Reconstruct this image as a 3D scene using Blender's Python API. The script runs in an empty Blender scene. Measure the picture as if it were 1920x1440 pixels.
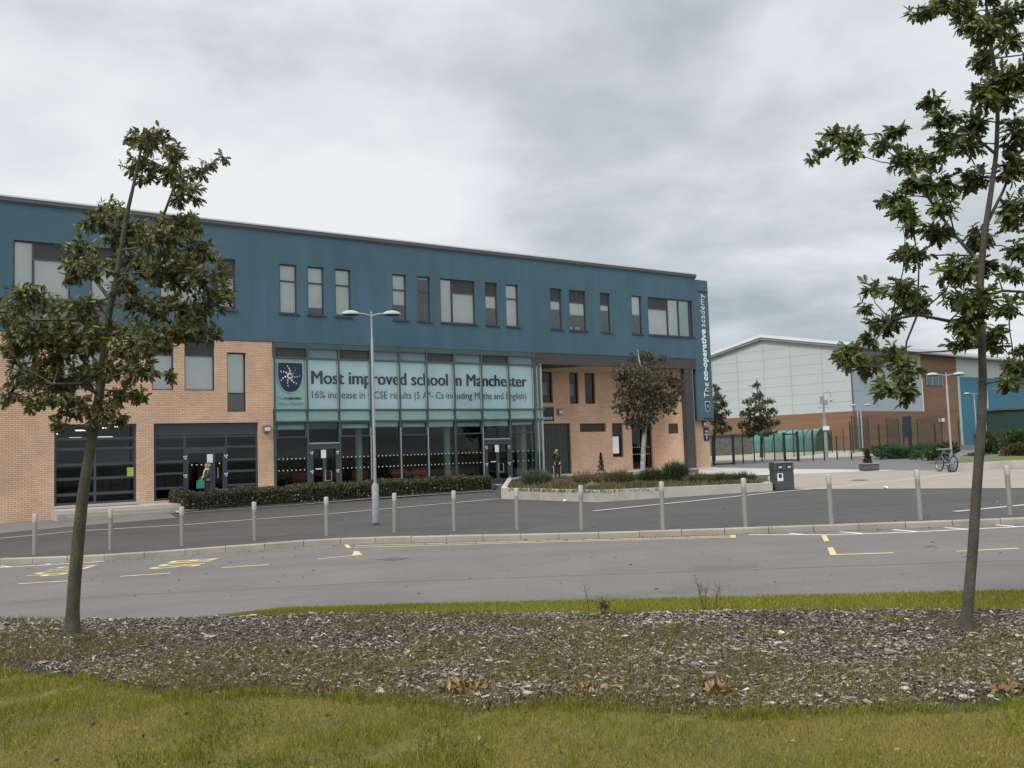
import bpy, bmesh, math, random
import numpy as np
from mathutils import Vector, Matrix

PI = math.pi
R = math.radians
rng = np.random.default_rng(7)
random.seed(7)
scene = bpy.context.scene
col = scene.collection

# ------------------------------------------------------------------ camera
CZ = 1.75
FPX = 1700.0                      # focal length in pixels of a 1920-wide frame
PITCH = math.atan(123 / 1700.0)
ROLL = -math.atan(0.033)
_fw = np.array([0, math.cos(PITCH), math.sin(PITCH)])
_r0 = np.array([1.0, 0, 0]); _u0 = np.cross(_r0, _fw)
_R = math.cos(ROLL) * _r0 + math.sin(ROLL) * _u0
_U = -math.sin(ROLL) * _r0 + math.cos(ROLL) * _u0
cd = bpy.data.cameras.new('camera')
cam = bpy.data.objects.new('camera', cd); col.objects.link(cam)
cd.sensor_width = 36.0
cd.lens = 36.0 * FPX / 1920.0
cd.clip_start = 0.05; cd.clip_end = 3000
M = Matrix(((_R[0], _U[0], -_fw[0], 0), (_R[1], _U[1], -_fw[1], 0), (_R[2], _U[2], -_fw[2], CZ), (0, 0, 0, 1)))
cam.matrix_world = M
scene.camera = cam

# ------------------------------------------------------------------ world
SUN_EL, SUN_AZ = 48.0, 215.0      # elevation; compass bearing with +Y = 0 and +X = 90
w = bpy.data.worlds.new('World'); scene.world = w; w.use_nodes = True
nt = w.node_tree; nt.nodes.clear()
N = nt.nodes.new; L = nt.links.new
out = N('ShaderNodeOutputWorld'); bg = N('ShaderNodeBackground')
sky = N('ShaderNodeTexSky'); sky.sky_type = 'NISHITA'; sky.sun_disc = False
sky.sun_elevation = R(SUN_EL); sky.sun_rotation = R(SUN_AZ)
tc = N('ShaderNodeTexCoord'); sep = N('ShaderNodeSeparateXYZ'); L(tc.outputs['Generated'], sep.inputs[0])
def mth(op, a, b=None, clamp=False):
    n = N('ShaderNodeMath'); n.operation = op; n.use_clamp = clamp
    for i, v in enumerate((a, b)):
        if v is None: continue
        if isinstance(v, (int, float)): n.inputs[i].default_value = v
        else: L(v, n.inputs[i])
    return n.outputs[0]
zc = mth('ADD', mth('MAXIMUM', sep.outputs[2], 0.0), 0.22)
cx = mth('DIVIDE', sep.outputs[0], zc); cy = mth('DIVIDE', sep.outputs[1], zc)
cmb = N('ShaderNodeCombineXYZ'); L(cx, cmb.inputs[0]); L(cy, cmb.inputs[1]); cmb.inputs[2].default_value = 0.3
def noise(vec, scale, detail, rough, loc=(0, 0, 0), dist=0.0):
    mp = N('ShaderNodeMapping'); L(vec, mp.inputs[0]); mp.inputs['Location'].default_value = loc
    n = N('ShaderNodeTexNoise'); L(mp.outputs[0], n.inputs['Vector'])
    n.inputs['Scale'].default_value = scale; n.inputs['Detail'].default_value = detail
    n.inputs['Roughness'].default_value = rough; n.inputs['Distortion'].default_value = dist
    return n.outputs['Fac']
n1 = noise(cmb.outputs[0], 0.75, 3, 0.5, (3.1, 1.7, 0), 0.1)
n2 = noise(cmb.outputs[0], 2.3, 7, 0.55, (8.2, 4.0, 0), 0.12)
nz = mth('ADD', mth('MULTIPLY', n1, 0.62), mth('MULTIPLY', n2, 0.38))
# a darker bank of cloud low over the right of the street
bx_ = mth('SUBTRACT', cx, 0.75); by_ = mth('SUBTRACT', cy, 2.75)
d2 = mth('ADD', mth('MULTIPLY', mth('MULTIPLY', bx_, bx_), 1.6), mth('MULTIPLY', mth('MULTIPLY', by_, by_), 2.6))
bank = mth('MULTIPLY', mth('POWER', 2.718, mth('MULTIPLY', d2, -1.0)), 0.13)
nz = mth('SUBTRACT', nz, bank)
ramp = N('ShaderNodeValToRGB'); L(nz, ramp.inputs[0])
cr = ramp.color_ramp
cr.elements[0].position = 0.33; cr.elements[0].color = (0.345, 0.39, 0.42, 1)
cr.elements[1].position = 0.56; cr.elements[1].color = (0.74, 0.755, 0.765, 1)
e = cr.elements.new(0.43); e.color = (0.52, 0.555, 0.58, 1)
e = cr.elements.new(0.48); e.color = (0.64, 0.665, 0.685, 1)
# overcast sky is brighter overhead than at the horizon
grad = mth('ADD', 1.0, mth('MULTIPLY', mth('MAXIMUM', mth('SUBTRACT', sep.outputs[2], 0.42), 0.0), 3.0))
vm = N('ShaderNodeVectorMath'); vm.operation = 'SCALE'; L(ramp.outputs[0], vm.inputs[0]); L(grad, vm.inputs['Scale'])
mixn = N('ShaderNodeMix'); mixn.data_type = 'RGBA'; mixn.inputs['Factor'].default_value = 0.9
sk = N('ShaderNodeVectorMath'); sk.operation = 'SCALE'; L(sky.outputs[0], sk.inputs[0]); sk.inputs['Scale'].default_value = 0.08
sc10 = N('ShaderNodeVectorMath'); sc10.operation = 'SCALE'; L(vm.outputs[0], sc10.inputs[0]); sc10.inputs['Scale'].default_value = 1.0
L(sk.outputs[0], mixn.inputs['A']); L(sc10.outputs[0], mixn.inputs['B'])
L(mixn.outputs['Result'], bg.inputs['Color']); bg.inputs['Strength'].default_value = 1.0
L(bg.outputs[0], out.inputs[0])
sd = bpy.data.lights.new('sun', 'SUN'); sd.energy = 1.8; sd.angle = R(14); sd.color = (1.0, 0.955, 0.90)
sun = bpy.data.objects.new('sun', sd); col.objects.link(sun)
az = R(SUN_AZ); el = R(SUN_EL)
sdir = Vector((math.sin(az) * math.cos(el), math.cos(az) * math.cos(el), math.sin(el)))
sun.rotation_euler = sdir.to_track_quat('Z', 'Y').to_euler(); sun.location = (-10, -10, 30)
scene.view_settings.view_transform = 'Standard'; scene.view_settings.look = 'None'
scene.view_settings.exposure = 0.30; scene.view_settings.gamma = 1.0
scene.render.engine = 'CYCLES'
scene.cycles.use_denoising = True
scene.cycles.max_bounces = 8; scene.cycles.transparent_max_bounces = 16

# ------------------------------------------------------------------ terrain height and picture-to-place helpers
def Z(x, y):                       # pavement level
    xx = min(max(x, -25.0), 25.0); t = min(max((y - 20) / 25.0, 0), 1)
    return (1 - t) * (-.2 + .022 * xx) + t * (.012 * xx) + .1 * min(max((y - 40) / 20.0, 0), 1)
def Zroad(x, y):
    return -.2 + .022 * min(max(x, -25.0), 25.0) - .12
def ray(px, py):
    return (px - 960) / FPX * _R - (py - 720) / FPX * _U + _fw
def W(px, py, y):                  # the point seen at a pixel, at distance y
    v = ray(px, py); return np.array([0, 0, CZ]) + v * (y / v[1])
def G(px, py, zf=Z, dz=0.0):       # the ground point seen at a pixel
    v = ray(px, py); y = 20.0
    for _ in range(60):
        p = v * (y / v[1]); z = zf(p[0], p[1]) + dz
        yn = (z - CZ) / v[2] * v[1]
        if yn <= 0 or yn > 400: yn = 400
        y = 0.5 * y + 0.5 * yn
    p = v * (y / v[1]); return Vector((p[0], p[1], zf(p[0], p[1]) + dz))
A_ = R(55.8)
P0 = Vector((-12.8, 38.9, 0)); BROT = R(34.2)
DU = Vector((math.sin(A_), math.cos(A_), 0)); DN = Vector((math.cos(A_), -math.sin(A_), 0))
def B(u, y, z):                    # building axes -> world (u along the front, y into the building)
    return P0 + DU * u - DN * y + Vector((0, 0, z))

# ------------------------------------------------------------------ materials
MATS = {}
def mat(name, color, rough=0.7, metal=0.0, var=0.0, vscale=3.0, fine=0.0, fscale=80.0, bump=0.0, bscale=60.0, island=0.0, spec=0.5, col2=None, hue=None, bdist=0.01, transl=0.0, streak=None):
    if name in MATS: return MATS[name]
    m = bpy.data.materials.new(name); m.use_nodes = True; t = m.node_tree
    b = t.nodes['Principled BSDF']; b.inputs['Roughness'].default_value = rough; b.inputs['Metallic'].default_value = metal
    b.inputs['Specular IOR Level'].default_value = spec
    c = (*color, 1)
    src = None
    tco = t.nodes.new('ShaderNodeTexCoord')
    def nse(scale, detail=5, rgh=.6):
        n = t.nodes.new('ShaderNodeTexNoise'); n.inputs['Scale'].default_value = scale; n.inputs['Detail'].default_value = detail
        n.inputs['Roughness'].default_value = rgh; t.links.new(tco.outputs['Object'], n.inputs['Vector']); return n.outputs['Fac']
    rgb = t.nodes.new('ShaderNodeRGB'); rgb.outputs[0].default_value = c; src = rgb.outputs[0]
    def mixin(fac, colr, s):
        mx = t.nodes.new('ShaderNodeMix'); mx.data_type = 'RGBA'; t.links.new(fac, mx.inputs['Factor']); t.links.new(s, mx.inputs['A'])
        mx.inputs['B'].default_value = (*colr, 1); return mx.outputs['Result']
    def scaleby(fac, amt, s):      # multiply by 1 +- amt
        mr = t.nodes.new('ShaderNodeMapRange'); t.links.new(fac, mr.inputs[0]); mr.inputs[1].default_value = 0.25; mr.inputs[2].default_value = 0.75
        mr.inputs[3].default_value = 1 - amt; mr.inputs[4].default_value = 1 + amt
        vm = t.nodes.new('ShaderNodeVectorMath'); vm.operation = 'SCALE'; t.links.new(s, vm.inputs[0]); t.links.new(mr.outputs[0], vm.inputs['Scale'])
        return vm.outputs[0]
    if col2 is not None:
        if island:
            g = t.nodes.new('ShaderNodeNewGeometry'); f = g.outputs['Random Per Island']
            mp = t.nodes.new('ShaderNodeMath'); mp.operation = 'POWER'; t.links.new(f, mp.inputs[0]); mp.inputs[1].default_value = 1.6
            src = mixin(mp.outputs[0], col2, src)
        else:
            mr = t.nodes.new('ShaderNodeMapRange'); t.links.new(nse(vscale), mr.inputs[0]); mr.inputs[1].default_value = .42; mr.inputs[2].default_value = .6
            src = mixin(mr.outputs[0], col2, src)
    if island:
        g = t.nodes.new('ShaderNodeNewGeometry')
        wn = t.nodes.new('ShaderNodeTexWhiteNoise'); wn.noise_dimensions = '1D'; t.links.new(g.outputs['Random Per Island'], wn.inputs['W'])
        mr = t.nodes.new('ShaderNodeMapRange'); t.links.new(wn.outputs['Value'], mr.inputs[0]); mr.inputs[3].default_value = 1 - island; mr.inputs[4].default_value = 1 + island
        vm = t.nodes.new('ShaderNodeVectorMath'); vm.operation = 'SCALE'; t.links.new(src, vm.inputs[0]); t.links.new(mr.outputs[0], vm.inputs['Scale']); src = vm.outputs[0]
    if var: src = scaleby(nse(vscale), var, src)
    if fine: src = scaleby(nse(fscale, 2), fine, src)
    if streak:
        mpn = t.nodes.new('ShaderNodeMapping'); mpn.inputs['Scale'].default_value = streak[0]; t.links.new(tco.outputs['Object'], mpn.inputs[0])
        sn = t.nodes.new('ShaderNodeTexNoise'); sn.inputs['Scale'].default_value = 1.0; sn.inputs['Detail'].default_value = 5; sn.inputs['Roughness'].default_value = .65; t.links.new(mpn.outputs[0], sn.inputs['Vector'])
        src = scaleby(sn.outputs['Fac'], streak[1], src)
    t.links.new(src, b.inputs['Base Color'])
    if bump:
        bp = t.nodes.new('ShaderNodeBump'); bp.inputs['Strength'].default_value = bump; bp.inputs['Distance'].default_value = bdist
        t.links.new(nse(bscale, 4), bp.inputs['Height']); t.links.new(bp.outputs[0], b.inputs['Normal'])
    if transl:
        tr = t.nodes.new('ShaderNodeBsdfTranslucent'); t.links.new(src, tr.inputs[0])
        mx = t.nodes.new('ShaderNodeMixShader'); mx.inputs[0].default_value = transl
        o = t.nodes['Material Output']; t.links.new(b.outputs[0], mx.inputs[1]); t.links.new(tr.outputs[0], mx.inputs[2]); t.links.new(mx.outputs[0], o.inputs[0])
    MATS[name] = m; return m

def glass(name, tint, refl=1.0, rough=0.02):
    m = bpy.data.materials.new(name); m.use_nodes = True; t = m.node_tree; t.nodes.clear()
    o = t.nodes.new('ShaderNodeOutputMaterial'); tr = t.nodes.new('ShaderNodeBsdfTransparent'); tr.inputs[0].default_value = (*tint, 1)
    gl = t.nodes.new('ShaderNodeBsdfGlossy'); gl.inputs['Roughness'].default_value = rough; gl.inputs[0].default_value = (1, 1, 1, 1)
    fr = t.nodes.new('ShaderNodeFresnel'); fr.inputs['IOR'].default_value = 1.55
    mp = t.nodes.new('ShaderNodeMath'); mp.operation = 'MULTIPLY'; t.links.new(fr.outputs[0], mp.inputs[0]); mp.inputs[1].default_value = refl; mp.use_clamp = True
    mx = t.nodes.new('ShaderNodeMixShader'); t.links.new(mp.outputs[0], mx.inputs[0]); t.links.new(tr.outputs[0], mx.inputs[1]); t.links.new(gl.outputs[0], mx.inputs[2])
    t.links.new(mx.outputs[0], o.inputs[0]); MATS[name] = m; return m

def brick(name, c1, c2, mortar, bw=0.225, bh=0.075, msize=0.011, axis='xz'):
    m = bpy.data.materials.new(name); m.use_nodes = True; t = m.node_tree; b = t.nodes['Principled BSDF']
    tco = t.nodes.new('ShaderNodeTexCoord'); sp = t.nodes.new('ShaderNodeSeparateXYZ'); t.links.new(tco.outputs['Object'], sp.inputs[0])
    cb = t.nodes.new('ShaderNodeCombineXYZ'); t.links.new(sp.outputs[0 if axis[0] == 'x' else 1], cb.inputs[0]); t.links.new(sp.outputs[2], cb.inputs[1])
    bt = t.nodes.new('ShaderNodeTexBrick'); t.links.new(cb.outputs[0], bt.inputs['Vector']); bt.inputs['Scale'].default_value = 1.0
    bt.inputs['Brick Width'].default_value = bw; bt.inputs['Row Height'].default_value = bh; bt.inputs['Mortar Size'].default_value = msize
    bt.inputs['Mortar Smooth'].default_value = 0.3; bt.inputs['Bias'].default_value = 0.0
    bt.inputs['Color1'].default_value = (*c1, 1); bt.inputs['Color2'].default_value = (*c2, 1); bt.inputs['Mortar'].default_value = (*mortar, 1)
    n = t.nodes.new('ShaderNodeTexNoise'); n.inputs['Scale'].default_value = 0.6; n.inputs['Detail'].default_value = 6; t.links.new(tco.outputs['Object'], n.inputs['Vector'])
    mr = t.nodes.new('ShaderNodeMapRange'); t.links.new(n.outputs['Fac'], mr.inputs[0]); mr.inputs[1].default_value = .3; mr.inputs[2].default_value = .7; mr.inputs[3].default_value = .84; mr.inputs[4].default_value = 1.12
    vm = t.nodes.new('ShaderNodeVectorMath'); vm.operation = 'SCALE'; t.links.new(bt.outputs['Color'], vm.inputs[0]); t.links.new(mr.outputs[0], vm.inputs['Scale'])
    t.links.new(vm.outputs[0], b.inputs['Base Color']); b.inputs['Roughness'].default_value = 0.85
    bp = t.nodes.new('ShaderNodeBump'); bp.inputs['Strength'].default_value = 0.4; bp.inputs['Distance'].default_value = 0.01; bp.invert = True
    t.links.new(bt.outputs['Fac'], bp.inputs['Height']); t.links.new(bp.outputs[0], b.inputs['Normal'])
    MATS[name] = m; return m

def emis(name, color, strength):
    m = bpy.data.materials.new(name); m.use_nodes = True; b = m.node_tree.nodes['Principled BSDF']
    b.inputs['Emission Color'].default_value = (*color, 1); b.inputs['Emission Strength'].default_value = strength
    MATS[name] = m; return m

m_brick = brick('buff_brick', (0.70, 0.465, 0.32), (0.59, 0.385, 0.265), (0.36, 0.24, 0.17))
m_brick_r = brick('red_brick', (0.26, 0.105, 0.055), (0.21, 0.085, 0.045), (0.20, 0.12, 0.08), axis='xz')
m_teal = mat('teal_render', (0.055, 0.119, 0.156), 0.8, streak=((1.6, 1.6, .12), .13), var=0.12, vscale=0.3, fine=0.07, fscale=30, bump=0.25, bscale=90, bdist=0.004)
m_fascia = mat('dark_metal_fascia', (0.085, 0.085, 0.09), 0.5, var=0.12, vscale=1.0)
m_beam = mat('brown_grey_cladding', (0.052, 0.047, 0.050), 0.55, var=0.15, vscale=0.8)
m_frame = mat('slate_blue_frame', (0.040, 0.052, 0.068), 0.45, var=0.08)
m_frame_b = mat('brown_frame', (0.040, 0.022, 0.022), 0.5, var=0.08)
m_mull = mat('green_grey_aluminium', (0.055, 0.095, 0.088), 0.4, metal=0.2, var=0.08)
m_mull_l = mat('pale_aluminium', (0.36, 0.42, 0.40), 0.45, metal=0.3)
m_panel_d = mat('dark_spandrel', (0.030, 0.028, 0.030), 0.35, var=0.2)
m_panel_t = mat('blue_grey_spandrel', (0.12, 0.17, 0.19), 0.25, var=0.1)
m_blind = mat('pale_blind', (0.86, 0.90, 0.89), 0.8, var=0.08, vscale=1.2)
m_blind_g = mat('green_white_blind', (0.55, 0.76, 0.73), 0.8, var=0.08, vscale=1.2)
m_film = mat('frosted_film', (0.76, 0.93, 0.97), 0.6, var=0.10, vscale=0.5)
m_film_d = mat('frosted_film_lower', (0.60, 0.82, 0.80), 0.6, var=0.12, vscale=0.5)
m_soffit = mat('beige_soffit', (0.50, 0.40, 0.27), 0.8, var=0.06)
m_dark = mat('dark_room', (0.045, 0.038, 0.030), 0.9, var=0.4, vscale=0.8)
m_floor_in = mat('dark_floor', (0.07, 0.055, 0.045), 0.6)
m_white = mat('white_paint', (0.75, 0.76, 0.76), 0.5)
m_paper = mat('paper', (0.7, 0.72, 0.72), 0.8)
m_navy = mat('navy_vinyl', (0.006, 0.018, 0.055), 0.4)
m_navy2 = mat('navy_sign', (0.020, 0.025, 0.075), 0.4)
m_black = mat('black_sign', (0.012, 0.012, 0.016), 0.4)
m_col_in = mat('column_plaster', (0.42, 0.52, 0.47), 0.8)
m_conc = mat('cast_concrete', (0.42, 0.40, 0.36), 0.85, var=0.12, vscale=1.2, fine=0.08, fscale=40, bump=0.2)
m_stone = mat('step_stone', (0.30, 0.28, 0.24), 0.85, var=0.15, vscale=2, fine=0.1)
m_kerb = mat('kerb_stone', (0.30, 0.275, 0.235), 0.85, var=0.2, vscale=0.9, fine=0.12, fscale=60, bump=0.2)
m_asph = mat('dark_asphalt', (0.055, 0.051, 0.049), 0.9, streak=((.25, 1.0, 1), .12), var=0.18, vscale=0.35, fine=0.30, fscale=28, bump=0.4, bscale=90)
m_road = mat('worn_road_asphalt', (0.128, 0.119, 0.113), 0.88, streak=((.10, 1.3, 1), .12), var=0.14, vscale=0.5, fine=0.22, fscale=32, bump=0.4, bscale=90)
m_tan = mat('tan_paving', (0.27, 0.235, 0.20), 0.9, var=0.1, vscale=0.6, fine=0.15, fscale=20, bump=0.2)
m_pale = mat('pale_paving', (0.40, 0.385, 0.35), 0.85, var=0.1, vscale=0.8)
m_gravel = mat('grey_tarmac', (0.115, 0.105, 0.105), 0.9, var=0.12, vscale=0.4, fine=0.2, fscale=20)
m_yel = mat('yellow_road_paint', (0.52, 0.43, 0.19), 0.8, var=0.2, vscale=5, fine=0.2, fscale=50)
m_wht = mat('white_road_paint', (0.60, 0.60, 0.58), 0.8, var=0.2, vscale=5, fine=0.15, fscale=50)
m_steel = mat('brushed_steel', (0.30, 0.29, 0.275), 0.5, metal=0.35, var=0.12, vscale=2)
m_galv = mat('galvanised_steel', (0.30, 0.31, 0.32), 0.5, metal=0.3, var=0.12, vscale=2)
m_glass = glass('clear_glass', (0.90, 0.93, 0.92), 2.2)
m_glass_d = glass('dark_glass', (0.34, 0.38, 0.38), .75)
m_glass_l = glass('lobby_glass', (0.72, 0.78, 0.76), .75)
m_glass_cw = glass('green_glass', (0.93, 0.97, 0.96), .85)
m_fence = mat('dark_green_steel', (0.008, 0.020, 0.016), 0.5)
m_soil = mat('dark_soil', (0.028, 0.022, 0.016), 0.95, var=0.3, vscale=3, fine=0.4, fscale=60, bump=1.0, bscale=50, bdist=0.03)
m_lawn = mat('lawn_soil', (0.085, 0.085, 0.014), 0.95, var=0.3, vscale=1.2, col2=(0.11, 0.09, 0.02))

# ------------------------------------------------------------------ object helpers
def empty(name, loc, label=None, cat=None, group=None, rz=0.0):
    o = bpy.data.objects.new(name, None); col.objects.link(o); o.location = loc; o.rotation_euler = (0, 0, rz)
    o.empty_display_size = 0.2
    if label: tag(o, label, cat, group)
    return o
def tag(o, label, cat, group=None, kind=None):
    if label: o['label'] = label
    if cat: o['category'] = cat
    if group: o['group'] = group
    if kind: o['kind'] = kind
    return o
def link(name, me, m, parent=None, smooth=False):
    o = bpy.data.objects.new(name, me); col.objects.link(o)
    if m is not None:
        for mm in (m if isinstance(m, (list, tuple)) else [m]): me.materials.append(mm)
    if parent is not None: o.parent = parent
    if smooth:
        me.polygons.foreach_set('use_smooth', [True] * len(me.polygons))
    return o
class MB:                          # a small mesh builder
    def __init__(s): s.v = []; s.f = []; s.mi = []
    def quad(s, a, b, c, d, mi=0):
        n = len(s.v); s.v += [tuple(a), tuple(b), tuple(c), tuple(d)]; s.f.append((n, n + 1, n + 2, n + 3)); s.mi.append(mi)
    def poly(s, pts, mi=0):
        n = len(s.v); s.v += [tuple(p) for p in pts]; s.f.append(tuple(range(n, n + len(pts)))); s.mi.append(mi)
    def box(s, x0, x1, y0, y1, z0, z1, mi=0):
        n = len(s.v)
        s.v += [(x0, y0, z0), (x1, y0, z0), (x1, y1, z0), (x0, y1, z0), (x0, y0, z1), (x1, y0, z1), (x1, y1, z1), (x0, y1, z1)]
        for f in ((0, 3, 2, 1), (4, 5, 6, 7), (0, 1, 5, 4), (1, 2, 6, 5), (2, 3, 7, 6), (3, 0, 4, 7)):
            s.f.append(tuple(n + i for i in f)); s.mi.append(mi)
    def tube(s, pts, rad, sides=8, cap=True, mi=0):
        pts = [Vector(p) for p in pts]; n0 = len(s.v); k = len(pts)
        if isinstance(rad, (int, float)): rad = [rad] * k
        up = Vector((0, 0, 1)); prev = None
        for i, p in enumerate(pts):
            t = (pts[min(i + 1, k - 1)] - pts[max(i - 1, 0)])
            if t.length < 1e-9: t = Vector((0, 0, 1))
            t.normalize()
            a = (prev if prev is not None else (Vector((1, 0, 0)) if abs(t.z) > .9 else up))
            x = (a - t * a.dot(t))
            if x.length < 1e-6: x = t.orthogonal()
            x.normalize(); prev = x; y = t.cross(x)
            for j in range(sides):
                an = 2 * PI * j / sides; s.v.append(tuple(p + (x * math.cos(an) + y * math.sin(an)) * rad[i]))
        for i in range(k - 1):
            for j in range(sides):
                a = n0 + i * sides + j; b = n0 + i * sides + (j + 1) % sides
                s.f.append((a, b, b + sides, a + sides)); s.mi.append(mi)
        if cap:
            s.f.append(tuple(n0 + j for j in range(sides))[::-1]); s.mi.append(mi)
            s.f.append(tuple(n0 + (k - 1) * sides + j for j in range(sides))); s.mi.append(mi)
    def lathe(s, c, prof, sides=16, mi=0):     # prof: (r, z)
        n0 = len(s.v)
        for r, z in prof:
            for j in range(sides):
                an = 2 * PI * j / sides; s.v.append((c[0] + r * math.cos(an), c[1] + r * math.sin(an), c[2] + z))
        for i in range(len(prof) - 1):
            for j in range(sides):
                a = n0 + i * sides + j; b = n0 + i * sides + (j + 1) % sides
                s.f.append((a, b, b + sides, a + sides)); s.mi.append(mi)
        s.f.append(tuple(n0 + j for j in range(sides))[::-1]); s.mi.append(mi)
        s.f.append(tuple(n0 + (len(prof) - 1) * sides + j for j in range(sides))); s.mi.append(mi)
    def mesh(s, name='m'):
        me = bpy.data.meshes.new(name); me.from_pydata(s.v, [], s.f); me.polygons.foreach_set('material_index', s.mi); me.update(); return me
    def build(s, name, m, parent=None, smooth=False, bevel=0.0):
        o = link(name, s.mesh(name), m, parent, smooth)
        if bevel:
            md = o.modifiers.new('bevel', 'BEVEL'); md.width = bevel; md.segments = 2; md.limit_method = 'ANGLE'
        if smooth:
            try: o.data.set_sharp_from_angle(angle=R(40))
            except Exception: pass
        return o

def cards(name, shape_v, shape_f, Mx, T, m, parent=None):
    """N copies of one small shape: Mx (N,3,3) matrices, T (N,3) positions, joined in one mesh."""
    sv = np.array(shape_v, float); nv = len(sv); n = len(T)
    V = np.einsum('nij,vj->nvi', Mx, sv) + T[:, None, :]
    me = bpy.data.meshes.new(name)
    me.vertices.add(n * nv); me.vertices.foreach_set('co', V.reshape(-1).astype(np.float32))
    lens = [len(f) for f in shape_f]; flat = np.concatenate([np.array(f) for f in shape_f])
    loops = (flat[None, :] + (np.arange(n) * nv)[:, None]).reshape(-1)
    me.loops.add(len(loops)); me.loops.foreach_set('vertex_index', loops.astype(np.int32))
    tot = np.tile(np.array(lens), n); st = np.concatenate([[0], np.cumsum(tot)[:-1]])
    me.polygons.add(len(tot)); me.polygons.foreach_set('loop_start', st.astype(np.int32)); me.polygons.foreach_set('loop_total', tot.astype(np.int32))
    me.update(calc_edges=True); me.validate()
    return link(name, me, m, parent)
def rot_from(xd, zd):              # matrices with x axis along xd, z close to zd
    x = xd / (np.linalg.norm(xd, axis=1, keepdims=True) + 1e-9)
    y = np.cross(zd, x); y /= (np.linalg.norm(y, axis=1, keepdims=True) + 1e-9)
    z = np.cross(x, y)
    return np.stack([x, y, z], axis=2)

def sheet(name, poly, m, zf, dz=0.0, step=1.0, kind='structure', parent=None):
    """a ground surface: outline cut on a grid and laid on the terrain"""
    bm = bmesh.new(); bm.faces.new([bm.verts.new((p[0], p[1], 0)) for p in poly])
    xs = [p[0] for p in poly]; ys = [p[1] for p in poly]
    for ax, vals in ((0, xs), (1, ys)):
        a = math.ceil(min(vals) / step) * step
        while a < max(vals):
            co = [0, 0, 0]; co[ax] = a; no = [0, 0, 0]; no[ax] = 1
            bmesh.ops.bisect_plane(bm, geom=bm.verts[:] + bm.edges[:] + bm.faces[:], plane_co=co, plane_no=no, dist=1e-5)
            a += step
    bmesh.ops.triangulate(bm, faces=bm.faces[:])
    for v in bm.verts: v.co.z = zf(v.co.x, v.co.y) + dz
    for f in bm.faces:
        if f.normal.z < 0: f.normal_flip()
    bmesh.ops.recalc_face_normals(bm, faces=bm.faces[:])
    if sum(f.normal.z for f in bm.faces) < 0: bmesh.ops.reverse_faces(bm, faces=bm.faces[:])
    me = bpy.data.meshes.new(name); bm.to_mesh(me); bm.free()
    o = link(name, me, m, parent)
    if kind: o['kind'] = kind
    return o
def ribbon(pts, width):            # plan outline of a strip along points
    pts = [Vector((p[0], p[1])) for p in pts]; Lf = []; Rt = []
    for i, p in enumerate(pts):
        t = (pts[min(i + 1, len(pts) - 1)] - pts[max(i - 1, 0)]).normalized(); n = Vector((-t.y, t.x)) * width / 2
        Lf.append(p + n); Rt.append(p - n)
    return Lf + Rt[::-1]
def text_mesh(body, size=1.0, bold=0.0, sx=1.0, align='LEFT', ext=0.004, spacing=1.0, shear=0.0):
    cu = bpy.data.curves.new('t', 'FONT'); cu.body = body; cu.size = size; cu.offset = bold; cu.align_x = align; cu.extrude = ext; cu.space_character = spacing; cu.shear = shear
    cu.resolution_u = 3
    o = bpy.data.objects.new('t', cu); col.objects.link(o)
    dg = bpy.context.evaluated_depsgraph_get(); me = bpy.data.meshes.new_from_object(o.evaluated_get(dg))
    bpy.data.objects.remove(o)
    for v in me.vertices: v.co.x *= sx
    return me
def fit_text(me, width):           # stretch to a width, return
    xs = [v.co.x for v in me.vertices]; a, b = min(xs), max(xs)
    for v in me.vertices: v.co.x = (v.co.x - a) * width / (b - a)
def fit_box(me, wd, ht):
    fit_text(me, wd); ys = [v.co.y for v in me.vertices]; a, b = min(ys), max(ys)
    for v in me.vertices: v.co.y = (v.co.y - a) * ht / (b - a)

# ================================================================== GROUND
KERB_PX = [(-700, 1096), (-150, 1066), (0, 1059), (100, 1056), (187, 1052), (213, 1051), (517, 1029), (600, 1022.5), (650, 1020.5), (773, 1017), (960, 1013), (1193, 1007.5), (1300, 1003.5), (1565, 995), (1912, 982.6), (2120, 974), (2700, 950)]
kerb_line = [G(x, y, Zroad) for x, y in KERB_PX]
def zbase(x, y): return min(Z(x, y), Zroad(x, y), 0) - 0.45
g = sheet('ground', [(-60, -30), (70, -30), (70, 230), (-60, 230)], m_gravel, zbase, step=10.0)
mb = MB()
for a, b in (((-1500, -600, -60, 1800)), ((70, -600, 1500, 1800))), (((-60, -600, 70, -30)), ((-60, 230, 70, 1800))):
    for q in (a, b): mb.quad((q[0], q[1], -1.5), (q[2], q[1], -1.5), (q[2], q[3], -1.5), (q[0], q[3], -1.5))
far = mb.build('far_ground', mat('far_field', (0.06, 0.075, 0.03), 0.95, var=0.3, vscale=0.02)); far['kind'] = 'structure'

def ye(x): return 11.0 - .186 * (x - 6.2)                      # road's near edge
def e1(x): return float(np.interp(x, [-14, -6, 4, 14], [11.2, 10.55, 9.2, 8.6]))
def yv(x): return ye(x) if x > -3.2 else (e1(x) + 1.3 if x < -5.2 else float(np.interp(x, [-5.2, -3.2], [e1(-5.2) + 1.3, ye(-3.2)])))
def Zf(x, y):
    c = e1(x); r = yv(x)
    und = 0.012 * math.sin(x * 1.3 + 1) * math.sin(y * 1.1)
    if y < c: return und
    s = min((y - c) / max(r - c, .3), 1.0) ** float(np.interp(x, [-5.5, -1.5], [.45, 1.0]))
    zr = Zroad(x, y) + .035
    return und * (1 - s) + s * zr - (0.0 if y < r + .05 else 0.3 * (y - r - .05))
# road
road_poly = [(p.x, p.y) for p in kerb_line] + [(30, ye(30) - 2.6), (-30, ye(-30) - 4.6)]
sheet('road', road_poly, m_road, Zroad)
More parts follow.
